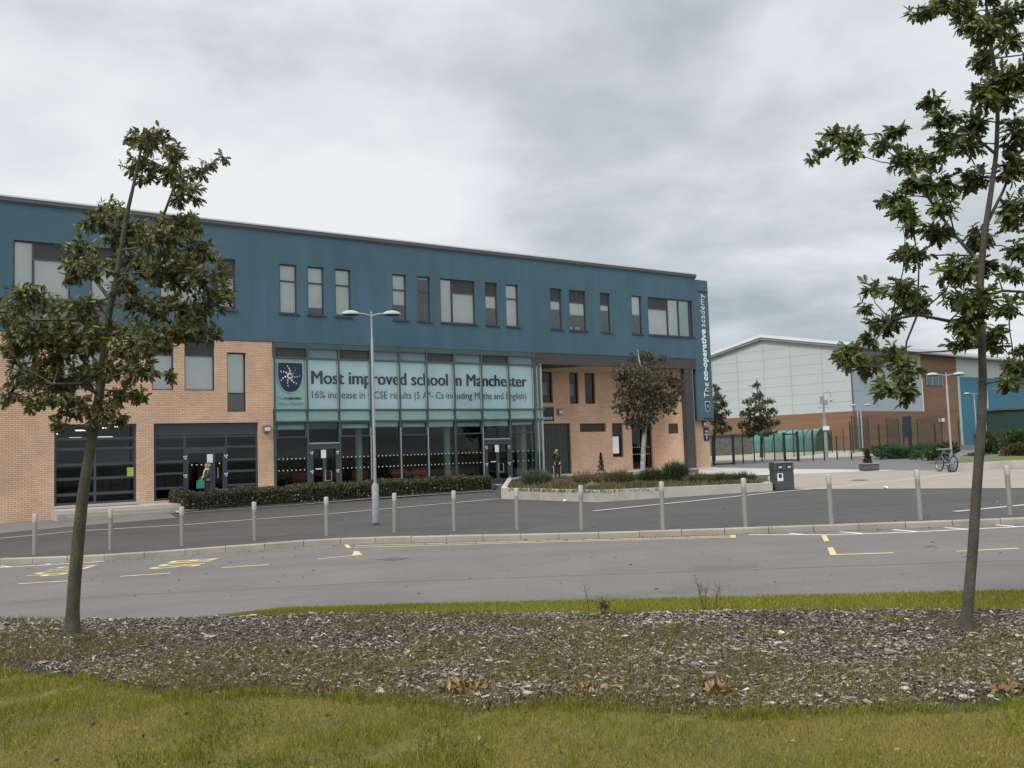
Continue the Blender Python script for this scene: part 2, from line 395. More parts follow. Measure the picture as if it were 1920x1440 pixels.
# pavement
kb = []
for i, p in enumerate(kerb_line):
    t = (kerb_line[min(i + 1, len(kerb_line) - 1)] - kerb_line[max(i - 1, 0)]); t.z = 0; t.normalize()
    kb.append(Vector((p.x - t.y * .13, p.y + t.x * .13, 0)))
sheet('pavement', [(p.x, p.y) for p in kb] + [(60, 60), (60, 220), (-40, 220), (-60, 60), (-60, 20)], m_asph, Z)
# kerb in separate stones, one mesh
mb = MB()
def along(pts, s):
    acc = 0
    for a, b in zip(pts[:-1], pts[1:]):
        l = (b - a).length
        if acc + l >= s: return a + (b - a) * ((s - acc) / l)
        acc += l
    return pts[-1]
kl2 = [Vector((p.x, p.y, 0)) for p in kerb_line]; kb2 = [Vector((p.x, p.y, 0)) for p in kb]
tot = sum((b - a).length for a, b in zip(kl2[:-1], kl2[1:])); s = 0.0
while s < tot - 0.02:
    s1 = min(s + 0.915, tot); a = along(kl2, s + .006); b = along(kl2, s1 - .006)
    t = (b - a).normalized(); n = Vector((-t.y, t.x, 0)) * .132
    c, d = b + n, a + n; ch = t * 0.0 + n * 0.12
    jit = random.uniform(-.003, .003)
    def zz(p, o): return Vector((p.x, p.y, Z(p.x, p.y) + o))
    zt = 0.004 + jit
    A1, B1, C1, D1 = zz(a + ch, zt), zz(b + ch, zt), zz(c, zt), zz(d, zt)
    A2, B2 = zz(a, zt - .02), zz(b, zt - .02); A0, B0 = zz(a, -.2), zz(b, -.2)
    mb.quad(A1, B1, C1, D1); mb.quad(A2, B2, B1, A1); mb.quad(A0, B0, B2, A2); mb.quad(zz(d, -.2), A0, A2, D1); mb.quad(B0, zz(c, -.2), C1, B2)
    s = s1
k = mb.build('kerb', m_kerb); k['kind'] = 'structure'

def gpoly(name, px, m, dz=0.004, zf=Z):
    pts = [G(x, y, zf) for x, y in px]; return sheet(name, [(p.x, p.y) for p in pts], m, zf, dz)
def gribbon(name, px, width, m, dz=0.008, zf=Z):
    pts = [G(x, y, zf) for x, y in px]; return sheet(name, ribbon([(p.x, p.y) for p in pts], width), m, zf, dz)
gpoly('slab_paving', [(-400, 990), (-400, 1030), (0, 1000), (150, 986), (330, 971), (318, 963), (100, 964), (0, 966)], mat('grey_slabs', (0.15, 0.14, 0.135), 0.9, var=0.15, vscale=1), .004)
gpoly('yard_tarmac', [(1330, 879), (1480, 882), (1680, 884), (1800, 882), (2300, 874), (2300, 843), (1320, 846)], m_gravel, .004)
gpoly('pale_yard', [(1330, 864), (1420, 862.5), (1560, 858), (1700, 853), (1700, 845), (1330, 846)], mat('pale_yard_paving', (0.30, 0.28, 0.20), 0.9, var=0.15, vscale=.3), .010)
gpoly('tan_paving', [(1440, 893), (1482, 889.5), (1680, 882.5), (1800, 882), (2300, 870), (2300, 912), (1560, 916.5), (1490, 917), (1440, 921)], m_tan, .010)
gpoly('pale_path', [(1310, 877), (1394, 878), (1500, 879.8), (1690, 882), (1482, 890), (1413, 892), (1310, 894)], m_pale, .016)
gribbon('paving_strip', [(-300, 1042), (0, 1010), (150, 996), (345, 984.5), (640, 962), (937, 935.5)], .17, m_pale, .012)
gribbon('paving_strip', [(1112, 959), (1300, 940), (1470, 922), (1560, 914.5), (1700, 900), (1800, 887)], .2, m_pale, .016)
gribbon('paving_strip', [(1790, 960), (1920, 947.5), (2300, 915)], .2, m_pale, .012)
gribbon('paving_strip', [(1487, 917.5), (1920, 915.5), (2300, 912)], .14, m_pale, .016)
# hedge bed edging
gribbon('bed_edging', [(318, 944), (322, 952), (335, 963.5), (352, 963.5), (560, 948.5), (710, 936.5), (925, 922)], .16, m_pale, .06)
gpoly('hedge_bed', [(322, 950), (337, 962), (352, 962), (560, 947), (925, 921), (935, 912), (900, 905), (600, 925), (350, 943)], m_soil, .05)
gpoly('drain_cover', [(703, 1049.5), (740, 1046), (769, 1047), (735, 1051.5)], mat('patched_asphalt', (0.07, 0.07, 0.07), 0.9), .004, Zroad)
gpoly('drain_cover', [(1727, 1025.5), (1745, 1023.5), (1755, 1024.5), (1738, 1026.5)], MATS['patched_asphalt'], .004, Zroad)
gpoly('drain_cover', [(1592, 901.5), (1605, 899.8), (1632, 900.5), (1618, 902)], MATS['patched_asphalt'], .020, Z)
gpoly('drain_cover', [(1085, 1128), (1180, 1122), (1180, 1128), (1085, 1134)], MATS['patched_asphalt'], .003, Zroad) if False else None

m_patch = mat('asphalt_patch', (0.105, 0.098, 0.094), 0.9, var=.15, vscale=.6, fine=.2, fscale=30)
gpoly('road_patch', [(1010, 1122), (1090, 1118), (1180, 1117), (1175, 1124), (1080, 1127), (1015, 1128)], m_patch, .002, Zroad)
gpoly('road_patch', [(1300, 1062), (1420, 1058), (1424, 1064), (1302, 1069)], m_patch, .002, Zroad)
gribbon('road_seam', [(-200, 1142), (200, 1118), (700, 1092), (1200, 1075), (1920, 1050), (2200, 1038)], .05, m_patch, .002, Zroad)
gpoly('drain_cover', [(505, 1003.5), (530, 1001.5), (545, 1003), (520, 1005.5)], MATS['patched_asphalt'], .004, Z)
gribbon('pavement_seam', [(-100, 1022), (330, 995), (700, 972), (930, 960), (1100, 975), (1500, 955), (1900, 935)], .03, mat('tar_seam', (0.035, 0.033, 0.032), .8), .003, Z)
# road markings
RM = lambda px, wd, m=m_yel, n='road_marking': gribbon(n, px, wd, m, .005, Zroad)
RM([(33, 1095), (155, 1088)], .10); RM([(226, 1081), (320, 1075)], .10); RM([(414, 1065), (504, 1059)], .10)
RM([(595, 1048.5), (668, 1041.5)], .10)
def mark_box(px): gpoly('road_marking', px, m_yel, .006, Zroad)
mark_box([(664, 1033.5), (672, 1034), (680, 1041), (660, 1042.5)])
mark_box([(645, 1021.5), (653, 1021.5), (659, 1027.5), (650, 1028)])
RM([(665, 1023.5), (960, 1016), (1193, 1010.2), (1380, 1004.8)], .085); RM([(665, 1027), (960, 1018.6), (1193, 1012.6), (1380, 1007.2)], .085)
mark_box([(1370, 1003.5), (1379, 1003.4), (1380, 1008.6), (1370, 1008.9)])
mark_box([(1540, 1004), (1549, 1004), (1555, 1015), (1545, 1015.5)])
mark_box([(1551, 1027), (1562, 1027), (1570, 1041), (1557, 1041.5)])
RM([(1566, 1040.3), (1675, 1037)], .10); RM([(1793, 1034), (1910, 1028.5)], .10); RM([(2010, 1024), (2120, 1018)], .10)
RM([(1403, 1003), (1560, 1003), (1700, 998.5), (1920, 987.5), (2100, 977)], .09, m_wht)
for x0, y0, x1, y1 in ((1480, 1000.5, 1512, 1003), (1575, 997.5, 1622, 1001), (1673, 993.5, 1718, 997), (1772, 989.8, 1815, 992.5), (1868, 984.5, 1905, 987.6)):
    RM([(x0, y0), (x1, y1)], .10, m_wht)
RM([(-200, 1078), (0, 1064.5), (195, 1053)], .09, m_wht); RM([(0, 1061.5), (25, 1063.5)], .09, m_wht); RM([(85, 1058), (110, 1058.5)], .09, m_wht)
for wd, pxs in (('STOP', [(33, 1085), (190, 1058)]), ('BUS', [(274, 1069), (414, 1046)])):
    a = G(pxs[0][0], pxs[0][1] - 1, Zroad); b = G(pxs[1][0], pxs[1][1] + 1, Zroad)
    me = text_mesh(wd, 1.0, 0.012, 1.0, ext=0.0)
    ang = -0.10
    ht = (b.x - a.x) * 0.98; wid = abs(b.y - a.y) * 1.06
    fit_box(me, wid, ht)
    # reading direction runs towards the near kerb, tops of letters point along the road
    top = b.y + 0.02
    for v in me.vertices:
        X = a.x + v.co.y; Y = top + (v.co.y - ht) * ang * -1.0 * 0.55 - v.co.x * 0.93
        v.co = (X, Y, 0)
    bm = bmesh.new(); bm.from_mesh(me); bmesh.ops.remove_doubles(bm, verts=bm.verts, dist=1e-4)
    for v in bm.verts: v.co.z = Zroad(v.co.x, v.co.y) + .006
    bm.to_mesh(me); bm.free()
    o = link('road_lettering', me, m_yel); o['kind'] = 'structure'

# foreground lawn, mulch bed, verge
NEAR_PX = [(0, 1262), (60, 1271), (150, 1277), (210, 1290), (300, 1306), (400, 1314), (470, 1303), (560, 1305), (640, 1313), (700, 1318), (800, 1325), (880, 1341), (960, 1335), (1030, 1331), (1100, 1332), (1170, 1338), (1290, 1345), (1400, 1348), (1480, 1345), (1600, 1338), (1720, 1335), (1800, 1335), (1870, 1328), (1920, 1322)]
FAR_PX = [(0, 1158), (150, 1153), (230, 1148), (340, 1150), (500, 1152), (640, 1150), (960, 1146), (1280, 1148), (1500, 1148), (1920, 1145)]
near = [G(x, y, lambda a, b: 0.0) for x, y in NEAR_PX]; fare = [G(x, y, lambda a, b: 0.0) for x, y in FAR_PX]
near = [Vector((-14, near[0].y + .9, 0)), Vector((-7, near[0].y + .4, 0))] + near + [Vector((7, near[-1].y + .2, 0)), Vector((14, near[-1].y + .5, 0))]
fare = [Vector((-14, fare[0].y + .5, 0))] + fare + [Vector((14, fare[-1].y - .4, 0))]
nx, ny = [p.x for p in near], [p.y for p in near]; fx, fy = [p.x for p in fare], [p.y for p in fare]
edge_n = lambda x: np.interp(x, nx, ny); edge_f = lambda x: np.interp(x, fx, fy)
sheet('lawn', [(-14, -4), (14, -4)] + [(p.x, p.y) for p in near[::-1]], m_lawn, lambda x, y: Zf(x, y) + .015, step=.5)
sheet('mulch_bed', [(p.x, p.y) for p in near] + [(p.x, p.y) for p in fare[::-1]], m_soil, lambda x, y: Zf(x, y), step=.5)
def Zv(x, y): return Zf(x, y) + .012
sheet('verge', [(p.x, p.y) for p in fare] + [(14, ye(14)), (-3.2, ye(-3.2)), (-5.2, yv(-5.2)), (-14, yv(-14))], m_lawn, Zv, step=.5)

def patches(x, y, seed, sc=1.0):
    r = np.random.default_rng(seed); v = 0
    for i in range(14):
        k = r.normal(0, 1, 2) * sc * (0.8 + i * .35); v = v + np.sin(k[0] * x + k[1] * y + r.uniform(0, 6.28)) / (1 + i * .22)
    return v / 2.6
def scatter_blades(name, x, y, h, wdt, m, lean=.5, z0=.01):
    n = len(x); z = np.array([Zf(a, b) for a, b in zip(x, y)]) + z0
    a = rng.uniform(0, 2 * PI, n); ln = np.abs(rng.normal(0, lean, n)); up = np.stack([np.cos(a) * ln, np.sin(a) * ln, np.ones(n)], 1)
    up /= np.linalg.norm(up, axis=1, keepdims=True)
    b = rng.uniform(0, 2 * PI, n); sd = np.stack([np.cos(b), np.sin(b), np.zeros(n)], 1)
    Mx = rot_from(up, sd); Mx = Mx * np.stack([h, wdt, h], 1)[:, None, :]
    return cards(name, [(0, -.5, 0), (0, .5, 0), (.55, .38, .06), (.55, -.38, .06), (1, 0, .22)], [(0, 1, 2, 3), (3, 2, 4)], Mx, np.stack([x, y, z], 1), m)
m_gr = mat('grass_green', (0.132, 0.152, 0.007), 0.7, island=.4, col2=(0.26, 0.235, 0.025), transl=.25)
m_gy = mat('grass_dry', (0.21, 0.175, 0.018), 0.75, island=.4, col2=(0.33, 0.25, 0.06), transl=.25)
def lawn_pts(n, y0=3.6, xw=6.4):
    y = rng.uniform(y0, 7.9, n); x = rng.uniform(-1, 1, n) * (xw + (y - 3) * .35); k = y < edge_n(x) + .03; return x[k], y[k]
x, y = lawn_pts(520000); pv = patches(x, y, 3, .8) + rng.normal(0, .35, len(x)) + .18 * np.clip(x * .3, -1, 1)
edge_d = edge_n(x) - y
g1 = (pv > -.12) | (edge_d < .12)
x1, y1 = x[g1], y[g1]; o = scatter_blades('lawn_grass', x1, y1, rng.uniform(.016, .055, len(x1)) * (1 + .8 * (edge_d[g1] < .08)) * np.clip(1 + .55 * patches(x1, y1, 55, 3.5), .45, 2.0), rng.uniform(.0025, .0045, len(x1)), m_gr, .7)
tag(o, 'short green grass of the front lawn', 'grass', kind='stuff')
x2, y2 = x[~g1], y[~g1]; o = scatter_blades('dry_lawn_grass', x2, y2, rng.uniform(.018, .04, len(x2)), rng.uniform(.0025, .004, len(x2)), m_gy, .85)
tag(o, 'yellowish dry grass patches in the front lawn', 'grass', kind='stuff')
xk = (rng.uniform(0, 1, len(x1)) < .10) & (patches(x1, y1, 77, 2.2) > .35)
o = scatter_blades('tall_grass_tufts', x1[xk], y1[xk], rng.uniform(.04, .075, xk.sum()), rng.uniform(.004, .007, xk.sum()), mat('grass_dark', (0.075, 0.105, 0.012), 0.7, island=.4, transl=.25), .8)
tag(o, 'darker coarse tufts in the front lawn', 'grass', kind='stuff')
nl = 260; xl = rng.uniform(-4, 4, nl); yl = rng.uniform(4.6, 6.4, nl); kk = yl < edge_n(xl); xl, yl = xl[kk], yl[kk]; nl = len(xl)
o = cards('dead_leaves', [(0, 0, 0), (.35, .26, .12), (1, 0, -.05), (.35, -.26, .12)], [(0, 1, 2, 3)], rot_from(rng.normal(0, 1, (nl, 3)) * [1, 1, .3], rng.normal(0, .5, (nl, 3)) + [0, 0, 1]) * rng.uniform(.012, .045, nl)[:, None, None], np.stack([xl, yl, np.full(nl, .045)], 1), mat('dead_leaf', (.05, .032, .016), .8, island=.5, col2=(.20, .13, .05)))
tag(o, 'small brown dead leaves lying in the lawn', 'leaves', kind='stuff')
n = 150000; x = rng.uniform(-8, 8, n); y = rng.uniform(8.9, 14.0, n); k = (y > edge_f(x) - .02) & (y < np.array([ye(a) for a in x]) + .02); x, y = x[k], y[k]
k = x > -4.6 + rng.normal(0, .35, len(x)); x, y = x[k], y[k]
o = scatter_blades('verge_grass', x, y, rng.uniform(.03, .06, len(x)), rng.uniform(.005, .009, len(x)), mat('grass_bright', (0.165, 0.19, 0.012), 0.7, island=.35, col2=(0.25, 0.24, 0.03), transl=.25), .5)
tag(o, 'bright green grass strip between mulch and road', 'grass', kind='stuff')

# bark mulch chips
n = 390000
y = 5.2 + (rng.uniform(0, 1, n) ** 1.15) * 6.0; x = rng.uniform(-1, 1, n) * (5.8 + (y - 5) * .85)
k = (y > edge_n(x) + .01 + rng.uniform(0, .08, n)) & (y < edge_f(x) + .03)
bare = patches(x, y, 11, .9) + rng.normal(0, .3, n); k &= (rng.uniform(0, 1, n) < np.where((y - edge_n(x)) < .26 + .12 * np.sin(x * 2.3), .16, .95)) & ((bare > -1.6))
x, y = x[k], y[k]; n = len(x)
Ln = np.clip(rng.lognormal(-3.85, .58, n), .008, .12); Wd = Ln * rng.uniform(.18, .42, n); Th = rng.uniform(.003, .010, n)
z = np.array([Zf(a, b) for a, b in zip(x, y)]) + rng.uniform(.0, .026, n)
a = np.where(rng.uniform(0, 1, n) < .5, rng.normal(0, .5, n), rng.uniform(0, PI, n)); tl = rng.normal(0, .28, n)
xd = np.stack([np.cos(a), np.sin(a), np.sin(tl)], 1); zd = np.stack([rng.normal(0, .35, n), rng.normal(0, .35, n), np.ones(n)], 1)
Mx = rot_from(xd, zd) * np.stack([Ln, Wd, Th], 1)[:, None, :]
chip = [(-.5, -.35, -.5), (.5, -.5, -.5), (.42, .5, -.5), (-.45, .3, -.5), (-.42, -.3, .5), (.4, -.4, .5), (.36, .35, .5), (-.5, .25, .5)]
cf = [(4, 5, 6, 7), (0, 1, 5, 4), (1, 2, 6, 5), (2, 3, 7, 6), (3, 0, 4, 7)]
lc = rng.uniform(0, 1, n) < np.clip(.10 + .10 * patches(x, y, 33, 1.4), .02, .3)
o = cards('bark_mulch', chip, cf, Mx[~lc], np.stack([x, y, z], 1)[~lc], mat('bark_chip', (0.033, 0.025, 0.017), 0.9, island=.6, col2=(0.180, 0.150, 0.112)))
tag(o, 'grey brown bark chips covering the planting bed', 'mulch', kind='stuff')
o = cards('pale_wood_chips', chip, cf, Mx[lc], np.stack([x, y, z + .008], 1)[lc], mat('pale_chip', (0.22, 0.197, 0.165), 0.85, island=.45, col2=(0.40, 0.375, 0.325)))
tag(o, 'bleached pale wood chips among the bark', 'mulch', kind='stuff')
# moss and low weeds through the mulch
n = 200000; y = rng.uniform(5.3, 10.6, n); x = rng.uniform(-1, 1, n) * (5.4 + (y - 5) * .85)
pv = patches(x, y, 21, 1.1) + .55 * np.exp(-((x - .2) / 2.6) ** 2) + rng.normal(0, .22, n) - .15 * (y > 8.6)
k = (y > edge_n(x)) & (y < edge_f(x)) & (pv > .26); x, y = x[k], y[k]
o = scatter_blades('low_weeds', x, y, rng.uniform(.02, .075, len(x)), rng.uniform(.003, .007, len(x)), mat('weed_olive', (0.115, 0.110, 0.018), 0.8, island=.4, col2=(0.21, 0.145, 0.04), transl=.2), .9, z0=.012)
tag(o, 'olive brown moss and seedlings creeping through the mulch', 'weeds', kind='stuff')

# ================================================================== SCHOOL BUILDING (u along the front, y into it, z up)
school = empty('school_building', P0, 'long three storey school block with dark teal render over buff brick and a glazed front', 'school', rz=BROT)
def pt(mb, name, m, parent=school, **k): return mb.build(name, m, parent, **k)
def holes_wall(mb, u0, u1, z0, z1, holes, y=0.0, depth=0.12, mi=0, reveal_mi=None):
    us = sorted({u0, u1, *[h[0] for h in holes], *[h[1] for h in holes]}); zs = sorted({z0, z1, *[h[2] for h in holes], *[h[3] for h in holes]})
    us = [u for u in us if u0 <= u <= u1]; zs = [z for z in zs if z0 <= z <= z1]
    for a, b in zip(us[:-1], us[1:]):
        run = None
        for c, d in zip(zs[:-1], zs[1:]):
            um, zm = (a + b) / 2, (c + d) / 2
            if any(h[0] < um < h[1] and h[2] < zm < h[3] for h in holes):
                if run: mb.quad((a, y, run[0]), (b, y, run[0]), (b, y, run[1]), (a, y, run[1]), mi); run = None
            else: run = (run[0] if run else c, d)
        if run: mb.quad((a, y, run[0]), (b, y, run[0]), (b, y, run[1]), (a, y, run[1]), mi)
    r = mi if reveal_mi is None else reveal_mi
    for (a, b, c, d) in [h[:4] for h in holes]:
        y2 = y + depth
        mb.quad((a, y, c), (a, y, d), (a, y2, d), (a, y2, c), r); mb.quad((b, y, d), (b, y, c), (b, y2, c), (b, y2, d), r)
        mb.quad((a, y, d), (b, y, d), (b, y2, d), (a, y2, d), r); mb.quad((a, y, c), (a, y2, c), (b, y2, c), (b, y, c), r)

ZT, ZB, ZM, ZW = 12.0, 6.92, 8.25, 10.5     # eaves, bottom of render, sill and head of top windows
UL = -17.0
# window list: u0, u1, z0, z1, kind, blind fraction from the top of the glazing
TOP = [(-14.6, -12.6, 'NB', 1.0), (-11.7, -10.7, 'B', 1.0), (-7.65, -5.65, 'NB', 1.0), (-4.9, -3.92, 'B', 1.0), (-2.22, -.36, 'NB', 1.0), (.17, .95, 'B', .9),
       (2.95, 3.77, 'A', 1.0), (4.28, 5.08, 'A', .78), (5.64, 6.43, 'A', .95), (8.62, 9.38, 'A', .5), (9.98, 10.72, 'A', .0), (11.3, 13.35, 'NB', 1.0),
       (13.97, 14.73, 'B', .42), (15.27, 16.06, 'A', 1.0), (18.19, 18.97, 'B', .30), (19.5, 20.67, 'B', .45), (21.72, 22.46, 'B', .2), (24.1, 24.87, 'H', .5), (25.37, 29.05, 'W', 1.0)]
th = [(a, b, ZM, ZW) for a, b, _, _ in TOP]
mb = MB(); holes_wall(mb, UL, 29.4, ZB, ZT, th, 0, .14)
mb.quad((UL, 0, ZB), (UL, .4, ZB), (29.1, .4, ZB), (29.1, 0, ZB))                       # drip under the render
# the sign pylon: lower, and down to first-floor level
mb.quad((29.4, 0, 3.15), (30.45, 0, 3.15), (30.45, 0, 11.85), (29.4, 0, 11.85)); mb.quad((29.12, 0, 3.15), (29.4, 0, 3.15), (29.4, 0, ZB), (29.12, 0, ZB))
mb.quad((29.12, .55, 3.15), (30.45, .55, 3.15), (30.45, 0, 3.15), (29.12, 0, 3.15)); mb.quad((29.12, .55, 3.15), (29.12, 0, 3.15), (29.12, 0, ZB), (29.12, .55, ZB))
mb.quad((30.45, 0, 3.15), (30.45, .6, 3.15), (30.45, .6, 11.85), (30.45, 0, 11.85)); mb.quad((29.4, 0, 11.85), (30.45, 0, 11.85), (30.45, .6, 11.85), (29.4, .6, 11.85))
mb.quad((29.12, .55, 3.15), (29.12, .55, ZB), (30.45, .55, ZB), (30.45, .55, 3.15))
mb.quad((30.45, .6, ZB), (30.45, 18, ZB), (30.45, 18, 11.85), (30.45, .6, 11.85)); mb.quad((29.4, 0, 11.85), (29.4, 18, 11.85), (29.4, 18, ZT), (29.4, 0, ZT))
mb.quad((29.4, .6, 11.85), (30.45, .6, 11.85), (30.45, 18, 11.85), (29.4, 18, 11.85))
mb.quad((UL, 18, ZB), (UL, 0, ZB), (UL, 0, ZT), (UL, 18, ZT)); mb.quad((30.45, 18, 0), (UL, 18, 0), (UL, 18, ZT), (30.45, 18, ZT))
pt(mb, 'rendered_wall', m_teal)
mb = MB(); mb.box(UL - .1, 29.46, -.07, 18.1, ZT, ZT + .2); mb.box(UL - .1, 29.46, -.03, 18, ZT - .06, ZT); pt(mb, 'roof', m_fascia)
mb = MB(); mb.box(UL - .1, 29.47, -.085, -.075, ZT + .15, ZT + .215); pt(mb, 'roof_trim', mat('pale_trim', (0.6, 0.62, 0.62), .4))
# brick front
FH = [(-14.5, -13.2, 4.7, 6.85), (-11.3, -10.4, 4.7, 6.85), (-7.72, -6.9, 4.7, 6.85), (-6.15, -4.45, 4.7, 6.85), (-2.55, -1.68, 4.7, 6.85), (-1.24, .03, 4.7, 6.85), (.55, 1.38, 3.79, 6.38)]
GH = [(-6.2, -3.17, .14, 3.32), (-2.5, 1.89, .12, 3.32)]
mb = MB(); holes_wall(mb, UL, 2.58, -1.2, ZB - .02, FH + GH, 0.02, .2)
mb.quad((UL, 18, -1), (UL, .02, -1), (UL, .02, ZB), (UL, 18, ZB)); mb.quad((2.58, .02, -1), (2.58, .4, -1), (2.58, .4, ZB - .02), (2.58, .02, ZB - .02))
pt(mb, 'brick_wall', m_brick)
# dark rooms and floors inside
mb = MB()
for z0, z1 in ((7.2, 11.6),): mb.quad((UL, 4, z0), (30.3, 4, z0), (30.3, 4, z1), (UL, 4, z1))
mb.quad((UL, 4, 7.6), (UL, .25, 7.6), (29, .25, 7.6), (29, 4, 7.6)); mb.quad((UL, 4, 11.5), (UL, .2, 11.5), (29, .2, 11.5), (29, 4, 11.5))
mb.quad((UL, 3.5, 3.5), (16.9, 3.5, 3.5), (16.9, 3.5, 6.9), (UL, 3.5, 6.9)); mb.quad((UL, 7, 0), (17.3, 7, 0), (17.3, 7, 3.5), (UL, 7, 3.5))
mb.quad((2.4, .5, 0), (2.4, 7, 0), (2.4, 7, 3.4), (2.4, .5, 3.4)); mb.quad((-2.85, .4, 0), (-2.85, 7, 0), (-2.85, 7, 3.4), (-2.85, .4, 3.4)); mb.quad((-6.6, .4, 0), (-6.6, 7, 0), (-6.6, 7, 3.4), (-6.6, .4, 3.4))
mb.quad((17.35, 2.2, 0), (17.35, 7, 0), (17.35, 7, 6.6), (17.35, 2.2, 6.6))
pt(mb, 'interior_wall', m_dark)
mb = MB(); mb.quad((UL, .25, .10), (17.3, .25, .10), (17.3, 7, .10), (UL, 7, .10)); pt(mb, 'interior_floor', m_floor_in)
mb = MB(); mb.quad((UL, .6, 3.45), (17.3, .6, 3.45), (17.3, 7, 3.45), (UL, 7, 3.45)); mb.quad((UL, .3, 4.5), (2.4, .3, 4.5), (2.4, 3.5, 4.5), (UL, 3.5, 4.5)); pt(mb, 'interior_ceiling', mat('ceiling_grey', (0.10, 0.10, 0.09), .9))

def frame_rects(mb, u0, u1, z0, z1, y0, y1, t=.05, us=(), zs=()):
    mb.box(u0, u1, y0, y1, z0, z0 + t); mb.box(u0, u1, y0, y1, z1 - t, z1); mb.box(u0, u0 + t, y0, y1, z0 + t, z1 - t); mb.box(u1 - t, u1, y0, y1, z0 + t, z1 - t)
    for u in us: mb.box(u - t / 2, u + t / 2, y0 + .002, y1 - .002, z0 + t, z1 - t)
    for z, a, b in zs: mb.box(a, b, y0 + .004, y1 - .004, z - t * .6, z + t * .6)
def window(u0, u1, z0, z1, kind, bl, fm=m_frame, yoff=.0, glz=m_glass, blind=m_blind, panel=m_panel_d):
    y = yoff + .10
    f = MB(); us = []; zs = []; hgt = z1 - z0; zt = z1 - hgt * .30; ztr = z1 - hgt * .34
    cells = []                     # u0,u1,z0,z1,kind
    if kind == 'A': zs = [(ztr, u0 + .05, u1 - .05)]; cells = [(u0, u1, z0, ztr, 'bl'), (u0, u1, ztr, z1, 'full' if bl > 0 else 'thin')]
    elif kind == 'B': zs = [(zt, u0 + .05, u1 - .05)]; cells = [(u0, u1, z0, zt, 'bl'), (u0, u1, zt, z1, 'panel')]
    elif kind == 'H': cells = [(u0, u1, z0, z1, 'bl')]
    elif kind == 'NB':
        um = u0 + (u1 - u0) * .35; us = [um]; zs = [(zt, um, u1 - .05)]
        cells = [(u0, um, z0, z1, 'full'), (um, u1, z0, zt, 'bl'), (um, u1, zt, z1, 'panel')]
    elif kind == 'W':
        us = [27.02, 27.93, 28.86]; zs = [(zt, u0 + .05, us[0])]
        cells = [(u0, us[0], z0, zt, 'bl'), (u0, us[0], zt, z1, 'panel'), (us[0], us[1], z0, z1, 'full'), (us[1], us[2], z0, z1, 'green'), (us[2], u1, z0, z1, 'green')]
    elif kind == 'P': zs = [(zt, u0 + .05, u1 - .05)]; cells = [(u0, u1, z0, zt, 'bl'), (u0, u1, zt, z1, 'panel')]
    elif kind == 'L': zl = z0 + hgt * .31; zs = [(zl, u0 + .05, u1 - .05)]; cells = [(u0, u1, z0, zl, 'none'), (u0, u1, zl, z1, 'full')]
    frame_rects(f, u0 + .002, u1 - .002, z0 + .002, z1 - .002, y - .03, y + .05, .05, us, zs)
    win = pt(f, 'window', fm)
    gm = MB(); bm_ = MB(); bg_ = MB(); pm = MB()
    for a, b, c, d, k in cells:
        a += .02; b -= .02; c += .02; d -= .02
        if k == 'panel': pm.box(a, b, y + .0, y + .03, c, d); continue
        gm.quad((a, y + .01, c), (b, y + .01, c), (b, y + .01, d), (a, y + .01, d))
        fr = 1.0 if k in ('full', 'green') else (.15 if k == 'thin' else (0 if k == 'none' else bl))
        if fr > 0: (bg_ if k == 'green' else bm_).box(a + .03, b - .03, y + .07, y + .08, d - (d - c) * fr + .015, d)
    if gm.f: pt(gm, 'pane', glz, win)
    if bm_.f: pt(bm_, 'blind', blind, win)
    if bg_.f: pt(bg_, 'blind', m_blind_g, win)
    if pm.f: pt(pm, 'dark_panel', panel, win)
    s = MB(); s.box(u0 - .06, u1 + .10, yoff - .05, y + .0, z0 - .06, z0 - .004)
    if kind != 'P' and fm is m_frame: pt(s, 'sill', m_frame, win)
    return win
for a, b, k, f in TOP: window(a, b, ZM, ZW, k, f)
for i, (a, b, c, d) in enumerate(FH):
    window(a, b, c, d, 'L' if i == 6 else 'P', 1.0, m_frame_b if i == 6 else m_frame, .06, m_glass)
# small papers on a top floor window sill
for a, b in ((19.6, 19.9), (20.1, 20.4)): mb = MB(); mb.box(a, b, .3, .32, 8.3, 8.48); pt(mb, 'notice', m_paper)

# ground floor glazed bay on the left (classroom)
f = MB(); u0, u1, z0, z1 = -6.2, -3.17, .14, 3.32
frame_rects(f, u0 + .003, u1 - .003, z0 + .003, z1 - .003, .12, .20, .09, [-4.72], [(2.74, u0 + .09, u1 - .09), (2.34, u0 + .09, u1 - .09), (1.72, u0 + .09, u1 - .09), (1.16, u0 + .09, u1 - .09), (.55, u0 + .09, u1 - .09)])
bay = pt(f, 'classroom_glazing', m_frame)
g_ = MB(); g_.quad((u0, .16, z0), (u1, .16, z0), (u1, .16, z1), (u0, .16, z1)); pt(g_, 'pane', m_glass_d, bay)
g_ = MB(); g_.box(-4.66, -3.28, .175, .185, 1.78, 2.28); pt(g_, 'roller_screen', mat('blue_grey_screen', (0.17, 0.21, 0.26), .6, var=.15), bay)
g_ = MB(); g_.box(-3.52, -3.27, .10, .115, 1.18, 1.54); pt(g_, 'notice', mat('yellow_notice', (0.36, 0.38, 0.07), .7), bay)
g_ = MB(); g_.box(-4.0, -3.3, .5, .55, .3, 1.6); g_.box(-4.65, -4.05, .5, .55, .3, 1.1); pt(g_, 'cupboard', mat('brown_cupboard', (0.12, 0.11, 0.085), .8), bay)
g_ = MB(); g_.box(-6.28, -3.10, -.05, .12, .05, .138); pt(g_, 'sill', m_pale, school)
m_tube = emis('lit_tube', (1, .98, .92), 3.0)
